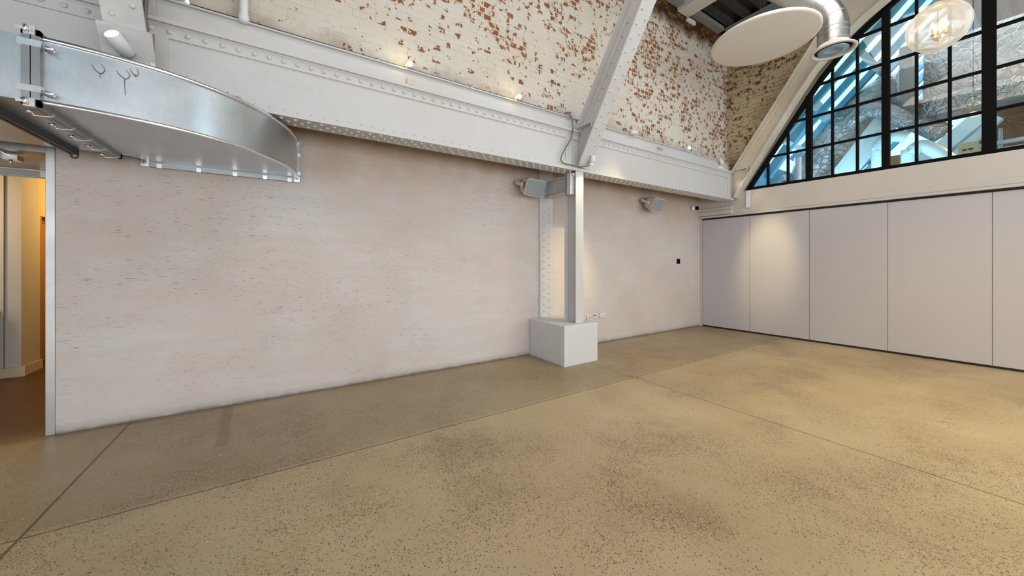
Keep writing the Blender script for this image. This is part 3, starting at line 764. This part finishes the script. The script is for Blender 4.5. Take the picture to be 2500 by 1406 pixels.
# ------------------------------------------------------------------ side passage
MB().box(-6, -2.84, 7.24, 7.6, 0, 2.9).build('wall_passage', M['room'], kind='structure')
MB().box(-2.95, -2.84, 7.602, 7.66, 0, 2.9).build('trim_4', M['ochre'], kind='structure')
MB().box(-6, 1.0, 9.2, 9.4, 0, 2.9).build('wall_passage_end', M['ochre'], kind='structure')
MB().box(1.0, 1.2, 4.82, 9.4, 0, 2.9).build('wall_passage_right', M['ochre'], kind='structure')
MB().box(-6, 1.2, 4.82, 9.4, 2.9, 3.0).build('ceiling_passage', M['room'], kind='structure')
MB().box(-3.2, -2.84, 7.662, 9.19, 2.10, 2.9).build('wall_over_door', M['ochre'], kind='structure')
MB().box(-3.05, -2.99, 7.662, 9.19, 0.012, 2.10).build('door_1', M['door'], kind='structure')
m = MB(); m.box(-2.99, -2.965, 7.664, 9.19, 2.04, 2.098); m.box(-2.99, -2.84, 7.664, 7.70, 0, 2.098); m.build('trim_5', M['door'], kind='structure')
b = MB(); b.box(-6, -2.80, 7.215, 7.238, 0, .12); b.box(-2.838, -2.815, 7.239, 7.66, 0, .12); b.build('baseboard_passage', M['ochre'], kind='structure')
MB().box(-2.972, -2.969, 7.215, 7.2385, .12, 2.56).build('trim_6', M['grey_paint'], kind='structure')
g = thing('counter', 'end of a pale counter at the far left of the passage', 'counter', (-3.3, 6.9, 0))
MB().box(-4.2, -3.02, 6.75, 7.2, 0, .80).build('cabinet', M['ochre'], g); MB().box(-4.25, -2.99, 6.70, 7.21, .80, .84).build('worktop', M['wall_white'], g, bevel=.004)
tag(MB().box(-3.05, -3.02, 7.05, 7.08, .841, .98).build('upright_stop', M['wall_white'], bevel=.003), 'small pale upright standing on the counter end', 'upright')

# ------------------------------------------------------------------ sliding partition
pos = [.063, 1.04, 2.032, 3.04, 4.05, 5.06, 6.07, 7.08]
names = ['in the plaster corner, first from the left', 'second from the plaster corner, washed by a warm spot', 'third from the plaster corner', 'fourth from the plaster corner', 'cut off at the right edge of the view', 'sixth from the plaster corner', 'seventh from the plaster corner']
for i in range(7):
    g = thing('partition_panel', 'pale full-height sliding wall panel ' + names[i], 'partition panel', rw(pos[i]+.5, 0, 0), 'sliding wall panels')
    MB(RW).box(pos[i]+.004, pos[i+1]-.004, .0, .09, .032, 2.43).build('leaf', M['laminate'], g, bevel=.0015)
    MB(RW).box(pos[i]+.002, pos[i+1]-.002, .003, .078, .001, .032).build('floor_seal', M['seal'], g, label='black seal under the panel')
    m = MB(RW); m.box(pos[i]-.003, pos[i]+.003, .006, .084, .022, 2.43); m.build('edge_seal', M['grey_paint'], g)
tag(MB(RW).box(.06, 8.5, -.012, .085, 2.432, 2.463).build('ceiling_track', M['seal']), 'black overhead track line above the sliding panels', 'track')
MB(RW).box(-.055, .059, -.006, .09, 0, 2.459).build('trim_7', M['wall_white'], kind='structure', bevel=.002)

# ------------------------------------------------------------------ arched window
win = bpy.data.objects.new('window_1', None); C.objects.link(win); win.location = rw(3.5, .05, 2.97); win['kind'] = 'structure'
OUT = [(.965, 2.985), (1.977, 4.534), (2.18, 4.83), (2.40, 5.09), (2.64, 5.348), (2.964, 5.589), (3.25, 5.79), (3.7, 6.05), (4.2, 6.25), (5.0, 6.35)]
W0, W1 = .03, .10
def zmax(s):
    for (a, za), (b, zb) in zip(OUT, OUT[1:]):
        if a <= s <= b: return za + (zb-za)*(s-a)/(b-a)
    return 6.35
def smin(z):
    for (a, za), (b, zb) in zip(OUT, OUT[1:]):
        if za <= z <= zb: return a + (b-a)*(z-za)/(zb-za)
    return OUT[0][0]
f = MB(RW); f.strip([(p[0]-.01, p[1]+.01) for p in OUT], -.075, W0, W1, 'xz'); f.box(1.0, 8.2, W0, W1, 2.968, 3.025); f.build('frame', M['black'], win)
for s, w in ((1.35,.034),(1.685,.034),(2.012,.088),(2.345,.034),(2.671,.034),(3.012,.092),(3.345,.034),(3.672,.036),(4.02,.125),(4.35,.036),(4.68,.036),(5.02,.09),(5.35,.036),(5.68,.036),(6.02,.09)):
    MB(RW).box(s-w/2, s+w/2, W0+.004 if w < .05 else W0-.008, W1-.006 if w < .05 else W1+.01, 2.99, zmax(s)-.02).build('mullion', M['black'], win)
for z in (3.578, 4.156, 4.715, 5.30, 5.87):
    MB(RW).box(smin(z)+.02, 8.2, W0+.006, W1-.008, z-.017, z+.017).build('transom', M['black'], win)
gz = MB(RW); poly = [(p[0]+.02, p[1]) for p in OUT] + [(8.2, 6.35), (8.2, 2.99), (1.0, 2.99)]
gz.add([(p[0], .065, p[1]) for p in poly], [list(range(len(poly)))]); gz.build('glass', M['glass'], win)
# wall left of and above the window behind the raking frame, and beyond the view to the right
m = MB(RW); m.prism([(p[0]-.012, p[1]+.014) for p in OUT] + [(8.2, 6.36), (8.2, 6.6), (2.6, 6.6), (2.2, 5.45), (1.62, 4.68), (1.28, 4.22), (.70, 3.33), (.62, 2.97)], .105, .2, 'xz')
m.build('trim_8', M['steel_warm'], kind='structure')
MB(RW).box(8.2, 11, 0, .2, 2.966, 6.6).build('wall_right_end', M['wall_white'], kind='structure')
MB(RW).box(7.1, 11, 0, .2, 0, 2.46).build('wall_right_lower', M['wall_white'], kind='structure')

# ------------------------------------------------------------------ hanging things
g = thing('acoustic_raft', 'large white round acoustic disc hung under the roof', 'acoustic panel', (5.57, 2.28, 4.5))
MB().lathe([(0,0),(.60,.0),(.622,.004),(.625,.012),(.625,.038),(.618,.044),(0,.044)], (5.57, 2.28, 4.5), (0,0,1), 96).build('disc', M['disc'], g)
for a in (20, 110, 200, 290):
    x, y = 5.57+.56*math.cos(R(a)), 2.28+.56*math.sin(R(a))
    MB().tube([(x, y, 4.54), (x, y, 6.36)], .0015, 6).build('suspension_wire', M['dark_hole'], g)
g = thing('ventilation_spigot', 'spiral steel duct bending down to a round ceiling diffuser', 'air duct', (6.65, 1.83, 4.5))
BX, BY = 6.655, 1.83
path = [(BX, BY, 4.56), (BX, BY, 4.80)]
for k in range(1, 9):
    a = R(k*6); path.append((BX-.55*.45*(1-math.cos(a)), BY+.55*.9*(1-math.cos(a)), 4.80+.55*math.sin(a)))
e = Vector(path[-1]); dd = (Vector(path[-1])-Vector(path[-2])).normalized(); path.append(tuple(e+dd*.7)); path.append(tuple(e+dd*1.5))
m = MB(); m.tube(path, .178, 28, True); m.build('spiral_duct', M['duct_grey'], g)
for k, p in enumerate(path[1:-1]):
    if k % 3: continue
    q = (Vector(path[min(k+2, len(path)-1)]) - Vector(path[k])).normalized()
    MB().tube([Vector(p)-q*.007, Vector(p)+q*.007], .183, 28, True).build('duct_rib', M['galv_dull'], g)
for zz in (4.62, 4.73): MB().tube([(BX, BY, zz-.006), (BX, BY, zz+.006)], .181, 28, True).build('duct_rib', M['galv_dull'], g)
m = MB(); m.lathe([(.178,.09),(.19,.06),(.245,.022),(.262,.006),(.262,-.004),(.222,-.004),(.216,.012),(.21,.03)], (BX, BY, 4.5), (0,0,1), 48); m.build('diffuser_ring', M['disc'], g)
m = MB(); m.lathe([(.222,.03),(.20,.05),(.10,.06),(0,.06)], (BX, BY, 4.5), (0,0,1), 40); m.build('diffuser_throat', M['dark_hole'], g)
m = MB(); m.lathe([(0,.022),(.05,.022),(.085,.006),(.095,.004),(.16,.0),(.172,.002),(.172,.012),(.10,.03),(0,.034)], (BX, BY, 4.5), (0,0,1), 40); m.build('diffuser_disc', M['duct_grey'], g)
# pendant globe
PX, PY, PZ = 6.185, .795, 4.10
g = thing('globe_pendant', 'clear glass globe pendant with a lit candle cluster inside', 'pendant light', (PX, PY, PZ))
prof = [(.25*math.cos(R(a)), .255*math.sin(R(a))) for a in range(-90, 77, 6)]
MB().lathe(prof, (PX, PY, PZ), (0,0,1), 56).build('glass_globe', M['globe'], g)
MB().lathe([(0,.215),(.085,.215),(.088,.222),(.085,.232),(.06,.24),(.06,.262),(0,.262)], (PX, PY, PZ), (0,0,1), 32).build('cap_plate', M['brass'], g, label='brass cap plate')
m = MB(); m.tube([(PX, PY, PZ-.13), (PX, PY, PZ+.24)], .0055, 10); m.build('stem', M['brass'], g)
MB().tube([(PX, PY, PZ+.26), (PX, PY, 6.36)], .006, 10).build('hanging_rod', M['brass'], g)
MB().lathe([(0,-.165),(.012,-.16),(.016,-.148),(.022,-.14),(.022,-.115),(.014,-.105),(0,-.105)], (PX, PY, PZ), (0,0,1), 16).build('hub', M['brass'], g)
for a in (30, 150, 270):
    dx, dy = math.cos(R(a)), math.sin(R(a))
    m = MB(); m.tube([(PX+dx*.01, PY+dy*.01, PZ-.13), (PX+dx*.035, PY+dy*.035, PZ-.138), (PX+dx*.058, PY+dy*.058, PZ-.125), (PX+dx*.062, PY+dy*.062, PZ-.10)], .005, 8)
    m.lathe([(0,0),(.02,0),(.022,.006),(0,.006)], (PX+dx*.062, PY+dy*.062, PZ-.10), (0,0,1), 14)
    arm = m.build('arm', M['brass'], g)
    MB().tube([(PX+dx*.062, PY+dy*.062, PZ-.094), (PX+dx*.062, PY+dy*.062, PZ-.025)], .011, 12).build('candle_sleeve', M['candle'], arm)
    MB().lathe([(0,0),(.010,.004),(.0165,.02),(.0165,.034),(.009,.055),(.002,.07),(0,.072)], (PX+dx*.062, PY+dy*.062, PZ-.024), (0,0,1), 14).build('bulb', M['bulb'], arm)

# ------------------------------------------------------------------ steelwork under the deck
tag(MB().box(6.28, 6.62, -5.9, 4.0, 6.22, 6.355).build('roof_purlin', M['disc']), 'pale beam crossing under the dark roof deck, top edge of the view', 'beam')
m = MB(); m.box(7.75, 7.95, -5.9, 3.9, 6.12, 6.14); m.box(7.845, 7.86, -5.9, 3.9, 6.14, 6.33); m.box(7.75, 7.95, -5.9, 3.9, 6.33, 6.35)
tag(m.build('roof_joist', M['grey_paint']), 'grey steel joist beside the round acoustic disc, near the gable', 'beam')
m = MB(); m.box(-5.9, 7.70, 3.86, 4.0, 6.28, 6.30); m.box(-5.9, 7.70, 3.86, 3.875, 6.30, 6.355)
tag(m.build('edge_angle', M['grey_paint']), 'grey steel angle along the top of the painted brick', 'steel angle')
g = thing('bulkhead_light', 'small white oblong light fixed high on the brick', 'light', (6.7, 4.0, 6.16))
MB().box(6.56, 6.84, 3.955, 4.018, 6.13, 6.20).build('body', M['white_plastic'], g, bevel=.02); MB().box(6.60, 6.80, 3.945, 3.955, 6.14, 6.19).build('diffuser', M['disc'], g, bevel=.004)

# ------------------------------------------------------------------ the hall beyond the window
def gz_z(y): return 3.85 + 1.065*(3.6-y)
MB().box(8.75, 19, 3.75, 3.95, 0, 3.70).build('wall_hall_left', M['blue_steel'], kind='structure')
MB().box(17.0, 17.3, -4, 3.75, 0, 5.0).box(17.0, 17.3, -4, 1.5, 5.0, 6.55).build('wall_hall_end', M['hall_brick'], kind='structure')
m = MB(); y = -4.
while y < 1.0:
    m.prism([(y, 6.55), (y+.03, 6.46), (y+.12, 6.46), (y+.15, 6.55), (y+.15, 6.6), (y, 6.6)], 8.75, 17.3, 'yz'); y += .22
m.box(8.75, 17.3, -4, 1.1, 6.6, 6.7); m.build('ceiling_hall', M['hall_deck'], kind='structure')
ax = Vector((0, -1, 1.065)).normalized(); nn = Vector((0, 1.065, 1)).normalized()
lab = ['nearest the window', 'second from the window', 'third from the window', 'fourth from the window', 'fifth from the window', 'sixth from the window', 'seventh from the window', 'eighth from the window', 'ninth from the window', 'tenth from the window', 'eleventh from the window']
for i in range(11):
    x = 8.95 + i*.55
    c = Vector((x, 2.32, gz_z(2.32)))
    m = MB(); m.obox(c - nn*.05, Vector((.045,0,0)), ax*1.80, nn*.055)
    tag(m.build('glazing_rafter', M['blue_steel']), 'blue skylight rafter in the hall beyond, ' + lab[i], 'rafter', 'skylight rafters beyond the window')
for (y, nm) in ((3.25, 'lower'), (2.05, 'upper')):
    m = MB(); m.obox((13, y, gz_z(y)-.20), Vector((4.1,0,0)), ax*.05, nn*.03)
    tag(m.build('glazing_purlin', M['sky_white_steel']), nm + ' pale rail running across the skylight rafters', 'rail')
def pipe(name, label, cat, path, r, mat, rib=0, n=22, group=None, sub=5):
    pts = [Vector(p) for p in path]; P = []
    for i in range(len(pts)-1):
        p0 = pts[max(i-1,0)]; p1 = pts[i]; p2 = pts[i+1]; p3 = pts[min(i+2, len(pts)-1)]
        for k in range(sub):
            t = k/sub
            P.append(.5*((2*p1) + (p2-p0)*t + (2*p0-5*p1+4*p2-p3)*t*t + (3*p1-p0-3*p2+p3)*t**3))
    P.append(pts[-1])
    if rib:
        g = thing(name, label, cat, path[0], group)
        MB().tube(P, r, n).build('pipe', mat, g)
        for i in range(rib, len(P)-1, rib):
            q = (P[i+1]-P[i-1]).normalized()*.008; MB().tube([P[i]-q, P[i]+q], r*1.035, n).build('joint_band', mat, g)
        return g
    return tag(MB().tube(P, r, n).build(name, mat), label, cat, group)
# foil-wrapped ducts
FO = [(3.12, 2.9, 3.45), (3.26, 3.4, 3.45), (3.10, 3.9, 3.40), (2.79, 4.40, 3.34), (2.42, 4.72, 3.30), (2.0, 4.87, 3.30), (1.80, 4.88, 3.3)]
pipe('foil_duct', 'fat foil-wrapped duct arching up behind the left window bays', 'air duct', [(10.42, 3.30, 0.0), (10.42, 3.28, 3.2), (10.42, 3.02, 3.95), (10.4, 2.74, 4.42), (10.4, 2.42, 4.70), (10.4, 2.08, 4.84), (10.4, 1.82, 4.86)], .40, M['foil'], n=40)
pipe('foil_branch', 'dark foil flexible duct looping under the fat foil duct', 'air duct', [(9.8, 2.46, 4.26), (9.78, 2.30, 4.42), (9.75, 2.12, 4.46), (9.75, 1.9, 4.36), (9.76, 1.72, 4.18), (9.78, 1.58, 4.02)], .14, M['foil'])
m = MB(); m.box(10.0, 10.35, 1.60, 1.77, 4.36, 5.6); m.box(9.97, 10.35, 1.56, 1.79, 4.30, 4.355)
tag(m.build('damper_box', M['grey_paint'], bevel=.01), 'flat grey damper box between two foil ducts', 'damper box')
def crumple(m, x0, x1, y0, y1, z0, z1, amp, seed):
    rnd = random.Random(seed); bm = bmesh.new(); bmesh.ops.create_cube(bm, size=1)
    bmesh.ops.subdivide_edges(bm, edges=bm.edges, cuts=9, use_grid_fill=True); vs = []
    for v in bm.verts:
        p = v.co; vs.append(Vector((x0+(p.x+.5)*(x1-x0), y0+(p.y+.5)*(y1-y0), z0+(p.z+.5)*(z1-z0))) + Vector([rnd.uniform(-amp, amp) for _ in range(3)]))
    bm.verts.index_update(); m.add(vs, [[v.index for v in f.verts] for f in bm.faces], True); bm.free()
m = MB(); crumple(m, 10.38, 11.2, -.9, 1.52, 4.62, 5.62, .012, 2); tag(m.build('foil_box_duct', M['foil']), 'large foil-wrapped box duct filling the right window bays', 'air duct')
m = MB(); crumple(m, 10.2, 10.9, -.9, 1.55, 4.22, 4.56, .01, 5); tag(m.build('foil_wrapped_duct', M['foil']), 'long foil-wrapped duct hanging below the box duct', 'air duct')
pipe('foil_elbow', 'short shining foil elbow below the damper box', 'air duct', [(10.42, 1.62, 4.20), (10.42, 1.50, 4.10), (10.42, 1.36, 3.96), (10.42, 1.28, 3.88)], .17, M['foil'])
m = MB(); m.obox((9.93, 2.33, 3.66), Vector((.04,0,0)), Vector((0,-.46,.66)), Vector((0,.16,.11)))
tag(m.build('boxed_rafter', M['sky_white_steel'], bevel=.01), 'broad pale boxed rafter leaning behind the middle window bay', 'rafter')
m = MB(); m.obox((9.3, 3.30, 4.02), Vector((.06,0,0)), Vector((0,-.42,.60)), Vector((0,.075,.05)))
tag(m.build('leaning_beam', M['blue_steel'], bevel=.01), 'deep blue beam leaning behind the leftmost window bays', 'beam')
m = MB(); m.obox((9.9, 3.0, 4.90), Vector((.05,0,0)), Vector((0,-.20,-.34)), Vector((0,.09,-.05)))
tag(m.build('cross_strut', M['sky_white_steel'], bevel=.01), 'short pale cross strut above the fat foil duct', 'strut')
pipe('white_duct', 'white round duct rising and turning right, left of the two', 'air duct', [(9.55, 1.96, 0.0), (9.55, 1.96, 3.2), (9.55, 1.96, 3.60), (9.56, 1.90, 3.76), (9.62, 1.77, 3.82), (9.70, 1.64, 3.78)], .10, M['white_duct'], 6, group='white round ducts beyond the window')
pipe('white_duct', 'white round duct sloping down to the right of its neighbour', 'air duct', [(9.75, 1.60, 0.0), (9.75, 1.60, 3.2), (9.75, 1.56, 3.48), (9.78, 1.45, 3.58), (9.84, 1.30, 3.46), (9.9, 1.16, 3.28), (9.95, 1.02, 3.08), (9.95, .97, 2.7)], .11, M['white_duct'], 6, group='white round ducts beyond the window')
pipe('small_vent', 'small bright metal vent cowl in the lower left window bay', 'vent', [(9.5, 3.62, 2.7), (9.5, 3.60, 3.15), (9.5, 3.52, 3.32), (9.45, 3.4, 3.36)], .075, M['zinc'])
pipe('small_flue', 'short zinc flue beside the blue boxed rafter', 'vent', [(9.6, 3.24, 0.0), (9.6, 3.24, 3.78)], .07, M['zinc'], 2)
m = MB(); m.obox((13, 1.45, 4.28), Vector((.15,0,0)), Vector((0,-.46,.46)), Vector((0,.1,.1))); m.obox((12.8, 1.10, 4.2), Vector((.1,0,0)), Vector((0,-.30,.34)), Vector((0,.05,.05)))
tag(m.build('far_rafter', M['sky_white_steel']), 'pale far rafter right of the white ducts', 'rafter')
tag(MB().box(13.2, 13.3, -1.5, 2.2, 4.05, 4.13).build('services_rail', M['sky_white_steel']), 'long pale services rail far across the hall', 'rail')
tag(MB().box(12.6, 12.75, -2, 2.3, 0, 3.86).build('equipment_housing', M['white_duct'], bevel=.01), 'pale boxed equipment housing low behind the right bays', 'housing')
g = thing('control_cabinet', 'small cream control cabinet with dark vents beyond the glass', 'cabinet', (12.1, 1.15, 3.5))
MB().box(12.0, 12.59, 1.02, 1.27, 3.60, 3.97).build('body', M['panel_cream'], g, bevel=.008)
for y in (1.10, 1.18): MB().box(11.99, 12.0, y-.03, y+.03, 3.80, 3.83).build('vent_slot', M['dark_hole'], g)
tag(MB().box(16.93, 16.995, .42, .68, 4.15, 4.55).build('yellow_marker', M['yellow']), 'yellow plate on the far brickwork', 'plate')
pipe('far_post', 'thin dark pole standing far across the hall', 'pole', [(13.9, .85, 0.0), (13.9, .85, 4.55)], .03, M['strut'])
g = thing('smoke_detector', 'white round detector under the hall deck at top right', 'detector', (11.6, -.1, 6.4))
MB().lathe([(0,-.11),(.06,-.11),(.09,-.07),(.13,-.05),(.15,0),(0,0)], (11.6, .35, 6.46), (0,0,1), 24).build('body', M['white_duct'], g); MB().lathe([(0,-.125),(.03,-.12),(.04,-.10)], (11.6, .35, 6.46), (0,0,1), 16).build('sensor_cap', M['white_duct'], g)
tag(MB().box(9.6, 9.9, 1.9, 2.15, 5.95, 6.35).build('hall_light_box', M['sky_white_steel']), 'pale square box below the hall roof near the window top', 'box')
m = MB(); m.box(9.2, 17, 1.02, 1.22, 6.1, 6.55)
tag(m.build('ridge_beam', M['blue_steel']), 'blue ridge beam where skylight meets the hall deck', 'beam')

# ------------------------------------------------------------------ light
W = bpy.data.worlds.new('sky'); S.world = W; W.use_nodes = True
nt = W.node_tree; nt.nodes.clear(); g = G(nt)
out = g.n('ShaderNodeOutputWorld'); bg = g.n('ShaderNodeBackground'); bg.inputs[0].default_value = (.62, .94, 1, 1); bg.inputs[1].default_value = 1.35
g.L(bg.outputs[0], out.inputs[0])
def area(loc, aim, sx, sy, power, col):  # makes the roof daylight and the added fill panels alike
    L = bpy.data.lights.new('roof_or_fill_light', 'AREA'); L.shape = 'RECTANGLE'; L.size = sx; L.size_y = sy; L.energy = power; L.color = col
    o = bpy.data.objects.new('roof_or_fill_light', L); C.objects.link(o); o.location = loc
    o.rotation_euler = (Vector(aim)-Vector(loc)).to_track_quat('-Z', 'Y').to_euler(); return o
def point(loc, power, col, r=.1):
    L = bpy.data.lights.new('lamp', 'POINT'); L.energy = power; L.color = col; L.shadow_soft_size = r
    o = bpy.data.objects.new('lamp', L); C.objects.link(o); o.location = loc; return o
def sp(loc, aim, power, col, size, blend=1., r=.1):
    L = bpy.data.lights.new('lamp', 'SPOT'); L.energy = power; L.color = col; L.spot_size = R(size); L.spot_blend = blend; L.shadow_soft_size = r
    o = bpy.data.objects.new('lamp', L); C.objects.link(o); o.location = loc
    o.rotation_euler = (Vector(aim)-Vector(loc)).to_track_quat('-Z', 'Y').to_euler(); return o
area((-2.4, -2.6, 6.2), (-1.2, 1.5, 1.5), 3.5, 3, 34, (.72, .90, 1))
area((2.8, -2.6, 6.2), (2.5, 2.5, 1.5), 5, 3, 24, (.97, .98, 1))
area((3.5, 1., 6.2), (3.5, 1.2, 0), 6, 2.5, 150, (1, .95, .86))
area((2., -5.9, 1.75), (2.2, 4, 1.3), 12, 3.2, 555, (.88, .945, 1))  # added fill panel behind the camera, not a roof opening
area((-5.7, -1.5, 2.2), (8, 1, 2.2), 6, 3.6, 175, (.88, .94, 1))  # unseen fill added at the left to brighten the partition
sp((6.0, .2, 3.7), (6.0, .6, 0), 170, (1, .69, .07), 125)
sp((4.4, -1.5, 4.2), (4.4, -.4, 0), 130, (1, .74, .14), 110)
point((PX, PY, PZ+.02), 1.6, (1, .75, .4), .05)
sp((6.45, 2.95, 4.4), rw(1.36, 0, 1.55), 460, (1, .82, .45), 23, .95)
sp((5.3, .6, 5.9), (4.12, 4.6, 1.35), 950, (1, .80, .42), 17)
point((-3.6, 6.4, 2.2), 34, (1, .70, .36), .15)
point((-1.9, 8.2, 2.4), 52, (1, .62, .2), .15)
point((1.10, 3.86, 3.66), .8, (1, .84, .45), .02)  # point added beside the left lit spot for a warm halo on the brick
point((2.53, 3.86, 3.66), .8, (1, .84, .45), .02)  # same added halo point for the right lit spot
area((7.6, -1.6, 4.4), (4, 3.9, 3.0), 2.2, 2.2, 40, (.82, .93, 1))  # cool fill added at the window side for the right-hand steelwork
area((12, 1.2, 6.0), (12, 1.2, 3), 4, 2, 60, (.75, .93, 1))  # light added inside the hall to brighten the skylight bars
area((9.0, 2.0, 2.7), (11, 2.2, 4.9), 1.6, 1.2, 40, (.42, .82, 1))  # low cool light added to lift the foil ducts from below
point((10.0, .9, 3.6), 10, (1, .62, .25), .1)
point((9.6, .0, 4.6), 14, (1, .66, .3), .1)

# ------------------------------------------------------------------ camera
cam = bpy.data.cameras.new('camera'); co_ = bpy.data.objects.new('camera', cam); C.objects.link(co_)
cam.sensor_fit = 'HORIZONTAL'; cam.sensor_width = 36; cam.lens = 870/2500*36; cam.shift_y = -61/2500; cam.clip_start = .05; cam.clip_end = 200
co_.location = (0, 0, 1.45); co_.rotation_euler = (PI/2, 0, R(57.4-90))
S.camera = co_
S.view_settings.view_transform = 'Standard'; S.view_settings.look = 'None'; S.view_settings.exposure = 0

S.cycles.max_bounces = 6; S.cycles.diffuse_bounces = 2; S.cycles.glossy_bounces = 2; S.cycles.transmission_bounces = 3
S.cycles.transparent_max_bounces = 8; S.cycles.caustics_reflective = False; S.cycles.caustics_refractive = False
S.cycles.adaptive_threshold = .05
